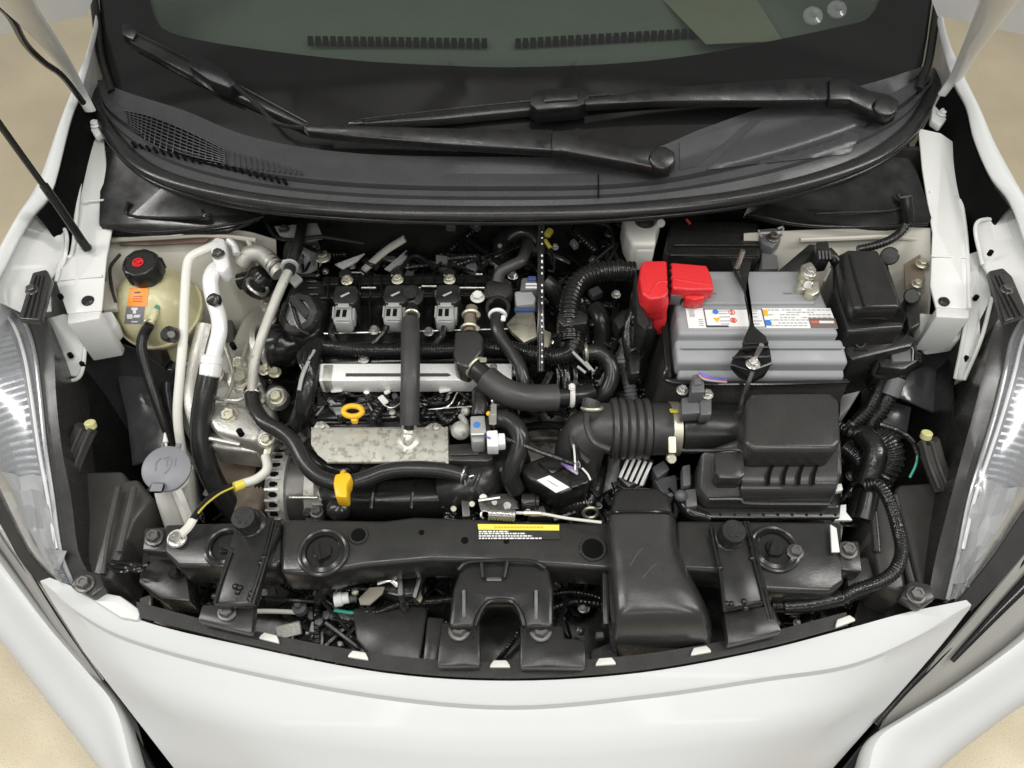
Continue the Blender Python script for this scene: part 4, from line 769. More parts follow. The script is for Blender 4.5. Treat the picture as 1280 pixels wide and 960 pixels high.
mk('drum', M['plastic'], vv, lathe(at(624, 372, .835), (0, -.25, 1), [(R(20), 0), (R(20), .024), (R(17), .03), (R(8), .032), (.001, .032)], 28)); mk('collar', M['gloss'], vv, ring(at(622, 385, .862), (0, -.6, .8), R(14), R(3), 24, 6)); mk('hose', M['foam'], vv, tp([(622, 352, .865), (626, 340, .875), (640, 332, .88), (652, 325, .88), (660, 305, .87)], 8, n=12)); bolt(at(597, 372, .852), vv, M['ivory'], .008)
ch = thing('charge_hose', 'fat black rubber hose pair rising behind the engine to the firewall', 'hose')
mk('hose', M['rubber'], ch, tp([(632, 332, .8), (628, 318, .82), (632, 300, .83), (650, 290, .84), (668, 295, .84), (674, 320, .82)], 15, n=18)); mk('hose', M['rubber'], ch, tp([(634, 290, .82), (622, 310, .8), (620, 335, .78)], 12, n=14)); mk('rib_band', M['dark_steel'], ch, *[ring(at(656+i*5, 308+i*1.5, .845), (1, .2, 0), R(9), R(1.4), 16, 6) for i in range(4)])
mk('yellow_clip', M['yel_wire'], ch, box(at(686, 291, .85), (.011, .016, .01), .002, (0, 0, -.5)), tp([(681, 300, .848), (688, 310, .845)], 3, n=6))
mk('bracket', M['dark_steel'], ch, tp([(680, 312, .83), (700, 322, .83), (712, 328, .82)], 4, n=8, flat=(1, .4)))
# white-specked strap hanging from the bonnet edge to the harness
st = thing('harness_strap', 'narrow black vertical strap with white flecks along its edge', 'strap')
mk('strap', M['gloss'], st, tp([(677, 274, .93), (676, 320, .93), (676, 400, .90), (676, 464, .86)], 4.2, n=8, flat=(1, .35)))
mk('fleck', M['label'], st, [box(at(677.5, 290+i*7.4, .9345-.03*min(1, max(0, (290+i*7.4-320)/80))-.04*max(0, (290+i*7.4-400)/64)), (.0024, random.choice((.002, .004, .006)), .0012), .0003) for i in range(23) if i % 5 != 3], kind='stuff')
# connectors in grey by the strap
cn = thing('grey_sensor_plug', 'pale grey sensor plugs on a tan bracket left of the flecked strap', 'connector')
mk('plug', M['conn'], cn, pp([(643, 364), (664, 362), (670, 372), (668, 380), (645, 382)], .86, .03, .003)); mk('plug_lock', M['conn_dark'], cn, pp([(652, 347), (670, 345), (672, 362), (650, 363)], .865, .03, .003)); mk('stripe', M['label'], cn, pb(657, 354, 671, 356, .8665, .002, 0), pb(657, 358, 671, 360, .8665, .002, 0)); mk('lock_tab', M['blue_tab'], cn, pb(660, 345, 670, 350, .868, .006, .001), pb(643, 384, 668, 388, .858, .006, .001))
mk('tan_bracket', M['zinc'], cn, pp([(644, 392), (668, 388), (672, 420), (655, 428), (640, 415), (632, 405)], .835, .01, .003), pp([(678, 410), (690, 415), (688, 432), (678, 438)], .84, .01, .003))
# ================================================================== harnesses
hz = thing('corrugated_harness', 'thick corrugated black wiring conduit arching from the red cover down to the engine', 'harness')
mk('conduit', M['tape'], hz, tp([(792, 340, .89), (768, 338, .895), (744, 341, .895), (724, 352, .892), (714, 372, .885), (711, 398, .875), (712, 425, .86)], 14, corr=(.0066, .13), n=18)); mk('conduit', M['tape'], hz, tp([(716, 402, .868), (718, 425, .858), (712, 440, .85), (696, 445, .845), (672, 444, .84), (650, 440, .836), (630, 436, .83), (605, 436, .826)], 12, corr=(.005, .13), n=16)); mk('junction', M['plastic'], hz, pp([(698, 390), (726, 386), (736, 394), (734, 404), (704, 408), (696, 400)], .885, .04, .004))
mk('wire_bundle', M['tape'], hz, *[tp([(694+i*5, 452, .83), (696+i*5+random.uniform(-3, 3), 468, .825), (700+i*4+random.uniform(-4, 4), 486, .815)], 2.2, n=6) for i in range(6)]); mk('tie', M['conn'], hz, tp([(716, 440, .86), (726, 450, .858), (738, 462, .85)], 2, n=6), tp([(732, 452, .855), (742, 464, .85)], 1.6, n=6), tp([(722, 458, .852), (732, 466, .85)], 1.8, n=6))
hb = thing('engine_loom', 'black taped loom running along the front of the cam cover', 'harness')
mk('loom', M['tape'], hb, tp([(395, 432, .828), (430, 436, .832), (480, 438, .832), (540, 438, .83), (605, 436, .826)], 10, corr=(.0045, .1), n=14)); mk('loom_drop', M['tape'], hb, tp([(398, 430, .83), (390, 445, .835), (388, 465, .835), (384, 485, .83), (380, 508, .81), (372, 530, .78)], 12, n=14)); mk('pale_tape', M['conn'], hb, tp([(386, 452, .851), (378, 470, .85), (374, 488, .842)], 2.6, n=6), tp([(393, 438, .848), (386, 450, .852)], 2, n=6))
mk('loose_wire', M['tape'], hb, *[tp([(392+random.uniform(-6, 6), 425, .84), (380+random.uniform(-8, 10), 445, .85), (386+random.uniform(-6, 10), 470, .845), (380+random.uniform(-10, 8), 500, .82)], 2, n=6) for i in range(6)])
cy = thing('coolant_crossover_hose', 'curved black hose with grey clamp right of the wiring junction', 'hose')
mk('hose', M['rubber'], cy, tp([(731, 441, .84), (746, 440, .845), (760, 449, .84), (765, 468, .83), (758, 488, .815), (745, 500, .8)], 10, n=16)); mk('clamp', M['zinc'], cy, ring(at(732, 441, .84), (1, .1, 0), R(11), R(2.4), 20, 6)); mk('lower_hose', M['rubber'], cy, tp([(744, 385, .82), (752, 400, .82), (754, 420, .8), (750, 440, .78)], 12, n=14)); mk('stub', M['rubber'], cy, tp([(680, 352, .85), (692, 362, .84), (700, 374, .82)], 12, n=14))
yp = solo(mk('conduit', M['conn_dark'], None, tp([(780, 455, .8), (786, 478, .79), (790, 505, .77)], 9, corr=(.006, .12), n=14)), 'grey corrugated conduit behind the ribbed intake tube', 'conduit')
gb = thing('gearbox', 'pale cast gearbox casing glimpsed between the hoses', 'gearbox')
mk('casing', M['alu_dull'], gb, pp([(650, 520), (730, 515), (738, 545), (724, 600), (660, 605), (645, 560)], .68, .2, .01, 3), pp([(760, 430), (785, 425), (790, 460), (800, 520), (770, 530), (758, 480)], .66, .2, .01, 3), pp([(760, 570), (772, 560), (778, 600), (768, 640), (752, 645)], .66, .2, .006, 3)); mk('casing_ridge', M['alu_dull'], gb, tp([(664, 548, .685), (720, 548, .685)], 4, n=8), tp([(700, 530, .685), (702, 590, .685)], 4, n=8), ball(at(690, 520, .7), (.02, .015, .015)), ball(at(712, 518, .71), (.014, .014, .012)))
mk('pale_bracket', M['inner'], gb, tp([(764, 520, .72), (768, 560, .71), (766, 590, .70), (756, 630, .69)], 8, n=10, flat=(1, .6)), box(at(772, 438, .77), (.03, .035, .03), .004), box(at(777, 452, .765), (.028, .02, .03), .004), box(at(748, 470, .76), (.02, .03, .02), .006))
# small solenoid valve with a blue dot
sv = thing('solenoid_valve', 'small grey solenoid valve with a bright blue dot beside the white plug', 'valve')
mk('valve_body', M['conn'], sv, pp([(588, 520), (606, 519), (608, 541), (588, 543)], .845, .022, .002), pp([(588, 543), (608, 541), (606, 552), (590, 553)], .838, .03, .004)); mk('blue_dot', M['ink_blue'], sv, lathe(at(596, 531, .8452), (0, 0, 1), [(R(4), 0), (R(4), .0012), (.0001, .0013)], 18)); mk('rubber_boot', M['rubber'], sv, tp([(600, 490, .835), (600, 506, .84), (600, 520, .836)], 10.5, corr=(.012, .03), n=16)); mk('side_port', M['alu_dull'], sv, ball(at(576, 538, .825), (.014, .014, .012)), tp([(576, 520, .825), (582, 530, .83), (578, 545, .825)], 4, n=8), ball(at(582, 514, .83), (.007, .007, .007), 2)); mk('edge', M['label'], sv, tp([(589, 543, .846), (605, 542.5, .846)], 1.2, n=6)); mk('dark_side', M['plastic'], sv, pp([(607, 522), (613, 520), (614, 545), (607, 550)], .842, .02, .002))
wc = thing('white_plug', 'white two piece wiring plug with a black cable to the control module', 'connector')
mk('plug', M['label'], wc, pp([(608, 538), (622, 537), (623, 558), (609, 558)], .85, .022, .002), pp([(622, 541), (631, 541), (632, 555), (622, 556)], .846, .016, .002)); mk('cable', M['tape'], wc, tp([(630, 548, .838), (648, 554, .838), (672, 564, .83), (695, 572, .822), (722, 582, .81)], 3.2, n=8)); mk('blue_mark', M['blue_wire'], wc, tp([(608, 546, .851), (613, 548, .8515)], 1.2, n=6))
bp = thing('bypass_hose', 'black hose with silver spring clamp hooking down beside the solenoid valve', 'hose')
mk('hose', M['rubber'], bp, tp([(612, 524, .838), (630, 524, .84), (645, 534, .84), (650, 552, .832), (644, 575, .815), (638, 595, .795), (645, 612, .77)], 11.5, n=18)); mk('hose', M['rubber'], bp, tp([(620, 506, .832), (636, 506, .832), (650, 505, .825)], 6, n=12)); mk('clamp', M['steel'], bp, ring(at(617, 523, .839), (1, 0, 0), R(12.5), R(2), 22, 6), box(at(617, 512, .857), (.008, .018, .004), .001), box(at(616, 523, .856), (.010, .020, .003), .001)); mk('yellow_dot', M['yellow'], bp, ball(at(611, 517, .853), (.004, .004, .003), 2)); mk('clamp', M['steel'], bp, ring(at(616, 503, .834), (1, 0, 0), R(7), R(2), 18, 6))
th = thing('throttle_linkage', 'silver throttle linkage with coil spring behind the yellow caution label', 'linkage')
mk('spring', M['steel'], th, tp([(611, 642, .80), (644, 644, .80)], 8.5, corr=(.002, .22), n=16)); mk('spring_hook', M['steel'], th, tp([(611, 640, .80), (604, 638, .802), (601, 645, .8), (604, 648, .796)], 1.4, n=6)); mk('cam_plate', M['dark_steel'], th, pp([(596, 618), (640, 616), (650, 636), (600, 638)], .765, .008, .002)); mk('barrel', M['steel'], th, cyl(at(634, 632, .77), at(634, 632, .8), R(5)), cyl(at(604, 622, .77), at(604, 622, .792), R(5)), tp([(598, 626, .79), (625, 622, .79)], 2.6, n=8), cyl(at(618, 628, .77), at(618, 628, .786), R(4))); mk('motor', M['plastic'], th, lathe(at(652, 628, .768), (1, 0, 0), [(R(10), 0), (R(11), .003), (R(11), .018), (R(9), .02), (R(9), .024)], 22))
mk('throttle_cable', M['white_wire'], th, tp([(645, 641, .8), (676, 642, .803), (710, 648, .805), (752, 653, .81)], 1.8, n=8)); mk('cable_end', M['steel'], th, tp([(655, 641, .802), (676, 641.5, .804)], 3.2, n=8)); mk('studs', M['zinc'], th, *[cyl(at(x, y, .755), at(x, y, .775), R(4), 8) for x, y in ((567, 636), (590, 630), (660, 640), (686, 608))]); mk('bracket', M['dark_steel'], th, pp([(576, 622), (586, 620), (588, 645), (578, 646)], .77, .02, .002), pp([(660, 634), (680, 632), (684, 645), (660, 646)], .765, .02, .002))
# control module with white barcode label
em = thing('control_module', 'black angled control module with a white barcode label and purple wires', 'module')
a = -.45
mk('case', M['plastic'], em, pp([(652, 580), (690, 566), (722, 580), (738, 598), (735, 605), (700, 618), (660, 598), (650, 588)], .795, .05, .005, 3)); mk('cover', M['gloss'], em, pp([(672, 578), (692, 571), (712, 580), (690, 592)], .8, .01, .002), pp([(712, 600), (732, 596), (733, 604), (715, 610)], .8, .01, .002))
lb = mk('barcode_label', M['label'], em, prism(pz([(671, 600), (687, 594), (712, 609), (695, 616)], .7965), .001, 0)); mk('barcode', M['ink'], lb, [prism(pz([(684+i*2, 600+i*1.2), (685+i*2, 600.4+i*1.2), (690+i*2, 605+i*1.2-1), (689+i*2, 604.6+i*1.2-1)], .797), .0004, 0) for i in range(5)], kind='stuff')
for i, mt in enumerate(('blue_wire', 'red_wire', 'blue_wire', 'ink_soft')): mk('wire', M[mt], em, tp([(702+i*2, 579+i*1.5, .806), (712+i*1.5, 583+i*2, .81), (722, 588+i*1.5, .808)], 1.6, n=6))
mk('loom', M['tape'], em, tp([(655, 535, .75), (680, 532, .77), (700, 534, .785), (716, 550, .80), (720, 572, .81), (722, 586, .806)], 6, n=10)); mk('white_edge', M['label'], em, tp([(700, 536, .79), (714, 548, .808), (718, 565, .816), (719, 588, .812)], 1.3, n=6), tp([(722, 580, .81), (734, 592, .803), (738, 600, .798)], 1.3, n=6))
mk('side_conduit', M['tape'], em, tp([(690, 625, .74), (712, 632, .73), (735, 628, .72)], 16, corr=(.005, .1), n=14), tp([(700, 640, .72), (728, 640, .72), (742, 615, .73), (748, 585, .73)], 12, n=12)); mk('pipe_ring', M['zinc'], em, ring(at(738, 641, .74), (0, -1, .3), R(9), R(2.2), 18, 6))
# ================================================================== left side things
tk = thing('coolant_tank', 'round translucent yellowish coolant tank with orange label', 'tank')
c = at(199, 386, .80); ax = V((0, -.30, 1)).normalized(); rs = .0655
pr = [(rs*math.sin(a)*1.0, -rs*1.08*math.cos(a)) for a in [i*math.pi/22 for i in range(0, 23)]]
pr = [(max(r, .0008), h) for r, h in pr]
mid = [(rs+.0005, -.004), (rs+.004, -.0035), (rs+.004, .0035), (rs+.0005, .004)]
pr = [q for q in pr if q[1] < -.008]+mid+[q for q in pr if q[1] > .008]
body = mk('tank_body', M['tank'], tk, lathe(c, ax, pr, 48))
mk('neck', M['tank'], tk, cyl(c+V((.004, .012, .055)), c+V((.004, .012, .078)), .024, 28))
kc = c+V((.004, .010, .070)); kx = V((0, -.1, 1))
cap = mk('pressure_cap', M['plastic'], tk, lathe(kc, kx, [(.028, 0), (.029, .004), (.0285, .022), (.0255, .029), (.0235, .030), (.022, .0275), (.001, .0275)], 40, -.035))
for i in range(5):
    a_ = i*2*math.pi/5+.4; mk('grip_lug', M['plastic'], cap, box(kc+V((.0275*math.cos(a_), .0275*math.sin(a_), .013)), (.006, .009, .022), .002, (0, 0, a_)))
t_ = kc+kx.normalized()*.0283
mk('warning_symbol', M['red'], cap, ring(t_+V((-.003, .0, .0002)), kx, .0075, .0012, 20, 6), box(t_+V((-.003, 0, .0005)), (.014, .004, .0012), .0004, (0, 0, .4)), box(t_+V((-.002, .004, .0005)), (.011, .0025, .0012), .0004, (0, 0, .2)), box(t_+V((-.004, -.005, .0005)), (.011, .003, .0012), .0004, (0, 0, .3)))
TB = bvh(body)
def on_tank(px, py, off=.0): return cast(TB, px, py, off)
def patch(x0, y0, x1, y1, n=6, off=.001, sk=0): return loft([[on_tank(x0+(x1-x0)*i/n-sk*j/n, y0+(y1-y0)*j/n, off) for i in range(n+1)] for j in range(n+1)], .0005)
lo = mk('orange_label', M['orange'], tk, patch(162, 360, 186, 383, off=.0012, sk=3)); mk('grey_label', M['grey_label'], tk, patch(158, 383, 181, 405, off=.0012, sk=3))
mk('label_print', M['red_wire'], lo, [patch(166, y, 178, y+.8, 3, .002) for y in (370, 373, 376)], kind='stuff'); mk('label_arrow', M['ink'], lo, patch(169, 364.5, 176, 366.5, 3, .002, sk=2))
mk('label_icon', M['label'], lo, [patch(164, 384.5, 172, 387.5, 3, .002), patch(166, 387.5, 170, 392, 3, .002), patch(158.5, 393, 165.5, 398.5, 3, .002), patch(168, 393.5, 176, 397, 3, .002, sk=2), patch(164, 401.5, 172, 403, 3, .002)], kind='stuff')
mk('coolant_mark', M['coolant'], tk, lathe(on_tank(196, 385, .0), (0, -.5, .8), [(R(4.5), 0), (R(4.5), .0012), (.0002, .0014)], 16)); mk('return_nipple', M['tank'], tk, tube([on_tank(195, 388, -.002), on_tank(192, 396, .005), on_tank(188, 404, .012)], R(5.5), n=12))
mk('tank_outlet', M['tank'], tk, cyl(c+V((.012, -.02, -.055)), c+V((.014, -.032, -.088)), .017, 20)); mk('mount_ear', M['inner'], tk, box(c+V((-.073, -.004, -.012)), (.03, .03, .006), .002))
mk('clamp', M['ivory'], tk, ring(c+V((.0142, -.034, -.092)), (0, -.3, -1), .0155, .0035, 20, 6))
rh = thing('return_hose', 'slim black hose dropping from the small green nipple of the coolant tank', 'hose')
mk('hose', M['rubber'], rh, tube([on_tank(187, 406, .012), on_tank(180, 418, .016), at(177, 434, .815), at(184, 464, .79), at(196, 500, .76), at(210, 540, .72), at(222, 572, .68)], R(7), n=14)); mk('clamp', M['zinc'], rh, ring(on_tank(187, 406, .012), (.3, -.9, .3), R(7.5), R(2), 18, 6))
oh = thing('tank_outlet_hose', 'thicker black hose dropping from the bottom outlet of the coolant tank', 'hose')
mk('hose', M['rubber'], oh, tube([c+V((.0142, -.032, -.088)), at(212, 470, .70), at(213, 500, .675), at(222, 540, .64), at(244, 580, .61), at(268, 615, .59), at(290, 645, .58)], R(10.5), n=16))
mk('white_print', M['label'], oh, [box(at(212, 462+i*5, .722-i*.004), (.005, .002, .001), .0003) for i in range(2)], kind='stuff')
# washer filler
wf = thing('washer_filler', 'grey-blue oval washer cap on a white filler neck', 'filler neck')
q = at(208, 586, .79); wa = V((.12, -.25, 1)).normalized()
cpd = mk('washer_cap', M['greycap'], wf, lathe(q, wa, [(R(27), -.006), (R(29), -.003), (R(29), .001), (R(26), .0035), (.001, .0035)], 36), box(q+V((-.004, -R(28), .003)), (.02, .016, .004), .002), box(q+V((.006, R(30), -.004)), (.008, .02, .004), .001))
sym = [tube([q+V(((x-208)*K, -(y-586)*K*1.25, .0042+(-(y-586)*K*1.25)*.25-(x-208)*K*.12)) for x, y in P], .0008, n=6) for P in ([(197, 590), (196, 582), (201, 577)], [(204, 578), (210, 575), (214, 580), (212, 588), (208, 592)], [(209, 577), (209, 585)], [(218, 576), (219, 584)])]
mk('washer_symbol', M['greycap'], cpd, sym, kind='stuff')
mk('filler_neck', M['ivory'], wf, tube([q+V((.004, -.004, -.018)), at(212, 612, .75), at(218, 640, .71), at(226, 670, .66)], R(19), n=20, r2=R(15)), tube([at(220, 612, .775), at(228, 630, .755), at(240, 662, .72)], R(6), n=4)); mk('hinge_string', M['ivory'], wf, tp([(208, 560, .785), (207, 552, .79)], 1.6, n=6), tp([(207, 553, .79), (206, 541, .795)], 3.5, n=8, r2=R(1)))
# earth strap
gs = thing('earth_strap', 'earth cable with yellow tape bolted to the black front beam', 'cable')
mk('cable', M['tape'], gs, tp([(300, 604, .745), (280, 612, .765), (262, 622, .785), (250, 636, .805), (240, 650, .812)], 4, n=8)); mk('yellow_stripe', M['yel_wire'], gs, tp([(292, 609, .762), (275, 617, .779), (258, 630, .8), (248, 641, .814)], 1.2, n=6)); mk('white_sleeve', M['white_wire'], gs, tp([(332, 570, .765), (334, 586, .765), (322, 598, .76), (306, 604, .757), (294, 608, .76)], 6, n=10)); mk('yellow_tape', M['yel_wire'], gs, tp([(304, 605, .758), (293, 609, .762)], 6.5, n=10)); mk('lug', M['white_wire'], gs, tp([(242, 648, .813), (236, 658, .808), (226, 668, .80)], 5.5, n=8, flat=(1, .5)), lathe(at(222, 674, .793), (0, 0, 1), [(R(11), 0), (R(11), .004), (R(8), .005)], 20)); bolt(at(221, 674, .797), gs, M['steel'], .008)
mk('crimp', M['zinc'], gs, tp([(334, 568, .766), (338, 552, .77), (344, 545, .772)], 6, n=8, flat=(1, .6)), pp([(320, 543), (345, 546), (346, 552), (318, 551)], .765, .01, .001))
# bonnet stay
gsx = thing('bonnet_strut', 'slim black bonnet strut rising from the white inner wing', 'strut')
mk('rod', M['plastic'], gsx, tp([(-20, 128, 1.18), (30, 198, 1.09), (62, 242, 1.02)], 4, n=10)); mk('cylinder', M['gloss'], gsx, tp([(55, 232, 1.035), (80, 268, .975), (102, 300, .925)], 5.5, n=12)); mk('ball_socket', M['rubber'], gsx, tp([(98, 295, .932), (110, 312, .91)], 6, n=10), lathe(at(113, 317, .892), (0, 0, 1), [(R(9), 0), (R(9), .006), (R(6), .016), (.001, .018)], 16))
for P, l in (([(150, 318, .88), (138, 335, .878), (140, 360, .87), (145, 378, .86)], 'thin black wire against the beige panel beside the coolant tank'),): cable('body_wire', M['tape'], P, 2.2, l, 'wire', n=6)
# ================================================================== right side things
bt = thing('battery', 'grey car battery with a white printed label', 'battery')
def BP(x, y, z): return at(x, y, z)
zt = .905
xl, xr = at(846, 405, zt).x, at(1046, 405, zt).x; yb, yf = at(930, 338, zt).y, at(930, 418, zt).y
W_ = xr-xl
case = mk('case', M['batt'], bt, prism([V((xl, yf, zt)), V((xr, yf, zt)), V((xr-.012, yb, zt)), V((xl+.004, yb, zt))], .2, .006, 3),
   prism([V((xl-.003, yf+.002, zt-.012)), V((xr+.008, yf+.002, zt-.012)), V((xr+.012, yf-.034, zt-.022)), V((xl-.002, yf-.034, zt-.022))], .03, .005, 3),
   prism([V((xl+.003, yf-.028, zt-.035)), V((xr+.010, yf-.028, zt-.035)), V((xr+.012, yf-.042, zt-.045)), V((xl+.002, yf-.042, zt-.045))], .03, .004, 3))
mk('lid', M['batt'], case, prism([V((xl+.01, at(940, 382, zt).y, zt+.004)), V((xr-.022, at(940, 382, zt).y, zt+.004)), V((xr-.03, yb-.004, zt+.004)), V((xl+.012, yb-.004, zt+.004))], .01, .004, 3))
for k in range(1): mk('case_ridge', M['batt'], case, tube([V((xl+.004, yf-.014-k*.011, zt-.0125-k*.009)), V((xr+.007, yf-.014-k*.011, zt-.0125-k*.009))], .0016, n=8))
for px in (873, 985, 890, 1003): mk('lid_mark', M['batt'], case, box(at(px, 366, zt+.006), (.012, .002, .002), .0006))
# label on the lid's front half
lx0, lx1, ly0, ly1 = at(858, 395, zt).x, at(1042, 395, zt).x, at(940, 386, zt).y, at(940, 411, zt).y
def L(u, v): return V((lx0+(lx1-lx0)*u, ly1+(ly0-ly1)*v, zt+.0014))
def quad(u0, v0, u1, v1, h=0, t=.0004): return prism([L(u0, v0)+V((0, 0, h)), L(u1, v0)+V((0, 0, h)), L(u1, v1)+V((0, 0, h)), L(u0, v1)+V((0, 0, h))], t, 0)
lab = mk('label', M['label'], bt, prism([L(0, 0), L(1, 0), L(.99, 1), L(.0, 1)], .001, 0))
mk('label_band', M['ink_brown'], lab, quad(.82, -.0, 1.0, .48, .0007)); mk('band_print', M['ink_red'], lab, quad(.83, .22, .88, .34, .0012)); mk('band_print', M['label'], lab, quad(.885, .22, .985, .34, .0012))
fr_ = [quad(.12, .93, .52, .97, .0006), quad(.12, .03, .27, .13, .0006), quad(.12, .03, .127, .97, .0006), quad(.515, .03, .522, .97, .0006), quad(.12, .03, .52, .06, .0006)]
mk('label_frame', M['ink'], lab, fr_)
tx = []
random.seed(3)
for v in (.9, .78, .66, .52, .4, .25, .12):
    u = .56
    while u < (.97 if v > .5 else .8):
        w_ = random.uniform(.008, .035)
        if random.random() < .8: tx.append(quad(u, v-.025, u+w_, v+.025, .0006))
        u += w_+.008
for v in (.85, .72, .55, .35, .2):
    for u0 in (.22, .42): tx.append(quad(u0, v-.02, u0+random.uniform(.05, .09), v+.02, .0006))
mk('label_print', M['ink_soft'], lab, tx, kind='stuff')
mk('stock_code_bars', M['ink_soft'], lab, [quad(.02, .55+i*.06, .055, .58+i*.06, .0006) for i in range(6)]+[quad(.075, .1+i*.1, .105, .14+i*.1, .0006) for i in range(4)], kind='stuff')
def dotp(u, v, r): return lathe(L(u, v)+V((0, 0, .0002)), (0, 0, 1), [(r, 0), (r, .0008), (.0001, .0009)], 16)
def rg(u, v, r): return ring(L(u, v)+V((0, 0, .0004)), (0, 0, 1), r, .0006, 18, 6)
mk('blue_symbol', M['ink_blue'], lab, dotp(.2, .8, .0042), rg(.54, .25, .004), quad(.525, .12, .56, .4, .0005)); mk('warning_symbol', M['ink_red'], lab, rg(.31, .78, .0042), rg(.31, .38, .0042), quad(.305, .7, .315, .86, .0008), quad(.3, .3, .32, .46, .0008)); mk('hazard_symbol', M['ink_orange'], lab, prism([L(.2, .28)+V((0, 0, .0008)), L(.225, .5)+V((0, 0, .0008)), L(.175, .5)+V((0, 0, .0008))], .0004, 0), quad(.525, .6, .555, .92, .0006))
# minus terminal clamp
tm = mk('terminal_clamp', M['zinc'], bt, pp([(1002, 330), (1014, 326), (1020, 334), (1020, 346), (1008, 348), (1000, 342)], .928, .02, .003), pp([(998, 350), (1006, 348), (1008, 362), (996, 362)], .92, .015, .003), pp([(1008, 352), (1024, 350), (1026, 364), (1016, 370), (1007, 366)], .922, .016, .003)); bolt(at(1012, 340, .929), bt, M['steel'], .007); mk('post', M['steel'], bt, cyl(at(1010, 356, .90), at(1010, 356, .925), R(6)))
# insulating sleeve round the battery
bs = thing('battery_tray', 'black felt covered tray wall standing in front of the grey battery', 'tray')
mk('front_wall', M['felt'], bs, loft([[V((xl-.012, yf-.044, zt-.05)), V(((xl+xr)/2, yf-.048, zt-.05)), V((xr+.018, yf-.044, zt-.05))], [V((xl-.022, yf-.055, zt-.09)), V(((xl+xr)/2, yf-.06, zt-.09)), V((xr+.016, yf-.055, zt-.09))], [V((xl-.03, yf-.068, .70)), V(((xl+xr)/2, yf-.07, .70)), V((xr+.012, yf-.068, .70))]], .005, 20, 12))
mk('side_wall', M['felt'], bs, loft([[V((xl-.008, yb, zt-.02)), V((xl-.012, yf-.04, zt-.045))], [V((xl-.03, yb, .76)), V((xl-.034, yf-.066, .70))]], .005, 8, 8)); mk('top_edge', M['gloss'], bs, tube([V((xl-.012, yb, zt-.014)), V((xl-.014, yf-.02, zt-.035)), V((xl-.008, yf-.046, zt-.049)), V(((xl+xr)/2, yf-.05, zt-.05)), V((xr+.018, yf-.046, zt-.05))], .0025, n=8))
# hold-down clamp
hc = thing('battery_clamp', 'black waisted battery hold-down bar with long threaded rods', 'clamp')
mk('bar', M['gloss'], hc, pp([(912, 322), (940, 322), (936, 345), (934, 368), (938, 388), (944, 408), (958, 420), (962, 434), (928, 436), (930, 422), (937, 406), (938, 386), (930, 360), (918, 338)], .924, .008, .002), pp([(926, 434, .92), (963, 432, .92), (966, 452, .9), (958, 466, .885), (942, 474, .88), (924, 466, .885), (914, 454, .9), (916, 446, .905)], .9, .012, .003))
mk('ridge', M['gloss'], hc, tp([(916, 448, .918), (930, 446, .918), (962, 446, .918)], 2, n=6), tp([(914, 456, .91), (938, 462, .905), (964, 454, .91)], 2, n=6), tp([(928, 430, .926), (960, 428, .926)], 2, n=6))
mk('threaded_rod', M['steel'], hc, tube([at(941, 454, .91), at(941, 454, .91)+V((.004, .004, .035))], R(3), n=10), tube([at(941, 464, .89), at(935, 480, .87), at(926, 505, .83)], R(3), n=10)); mk('threaded_rod', M['steel'], hc, tube([at(921, 335, .925), at(921, 335, .925)+V((.004, .008, .028))], R(3.4), n=10)); bolt(at(941, 455, .913), hc, M['steel'], .007)
# red terminal cover
rc = thing('terminal_cover', 'bright red plastic fuse cover over the battery positive terminal', 'cover')
mk('cover', M['red'], rc, pp([(801, 330), (806, 325), (834, 325), (836, 366), (830, 372), (812, 374), (802, 366), (799, 345)], .945, .035, .004, 3), pp([(802, 366, .937), (836, 366, .94), (837, 378, .93), (832, 384, .925), (806, 382, .925)], .93, .03, .004)); mk('side_cover', M['red'], rc, pp([(838, 327), (884, 331), (890, 345), (893, 362), (860, 362), (840, 360)], .943, .022, .004, 3), pp([(858, 360), (886, 362), (880, 373), (868, 375), (856, 372)], .93, .02, .003)); mk('front_flap', M['red'], rc, pp([(815, 373, .925), (836, 373, .925), (834, 402, .89), (817, 404, .887)], .92, .03, .004))
for P in ([(812, 368, .9435), (822, 354, .944), (834, 353, .944)], [(842, 350, .942), (888, 357, .941)], [(804, 340, .944), (808, 360, .943)]): mk('moulded_ridge', M['red'], rc, tp(P, 2.2, n=8))
mk('hinge_gap', M['deep'], rc, *[pb(834, y, 839, y+4, .944, .004, .0005) for y in (331, 339, 348, 356)]); mk('dark_slot', M['conn_dark'], rc, pb(838, 363, 852, 370, .93, .02, .002)); mk('holder', M['plastic'], rc, pp([(796, 332), (802, 372), (812, 402), (806, 412), (796, 402), (792, 350)], .92, .06, .004), pp([(804, 380), (815, 378), (816, 410), (806, 412)], .9, .06, .003)); mk('cables', M['tape'], rc, tp([(812, 405, .87), (806, 425, .85), (798, 445, .82), (792, 465, .8)], 13, n=14), tp([(798, 380, .88), (786, 410, .86), (788, 440, .84), (794, 470, .8)], 9, n=12), tp([(800, 400, .87), (782, 395, .86), (770, 400, .84)], 8, n=10)); mk('plug', M['plastic'], rc, pp([(766, 398), (786, 384), (792, 396), (774, 412)], .87, .03, .003), pp([(784, 440), (802, 438), (800, 466), (788, 468)], .85, .03, .004)); mk('loop_wire', M['tape'], rc, ring(at(794, 444, .855), (.3, -1, .2), R(11), R(1.6), 20, 6), ring(at(796, 400, .89), (.5, -1, .2), R(9), R(1.6), 20, 6))
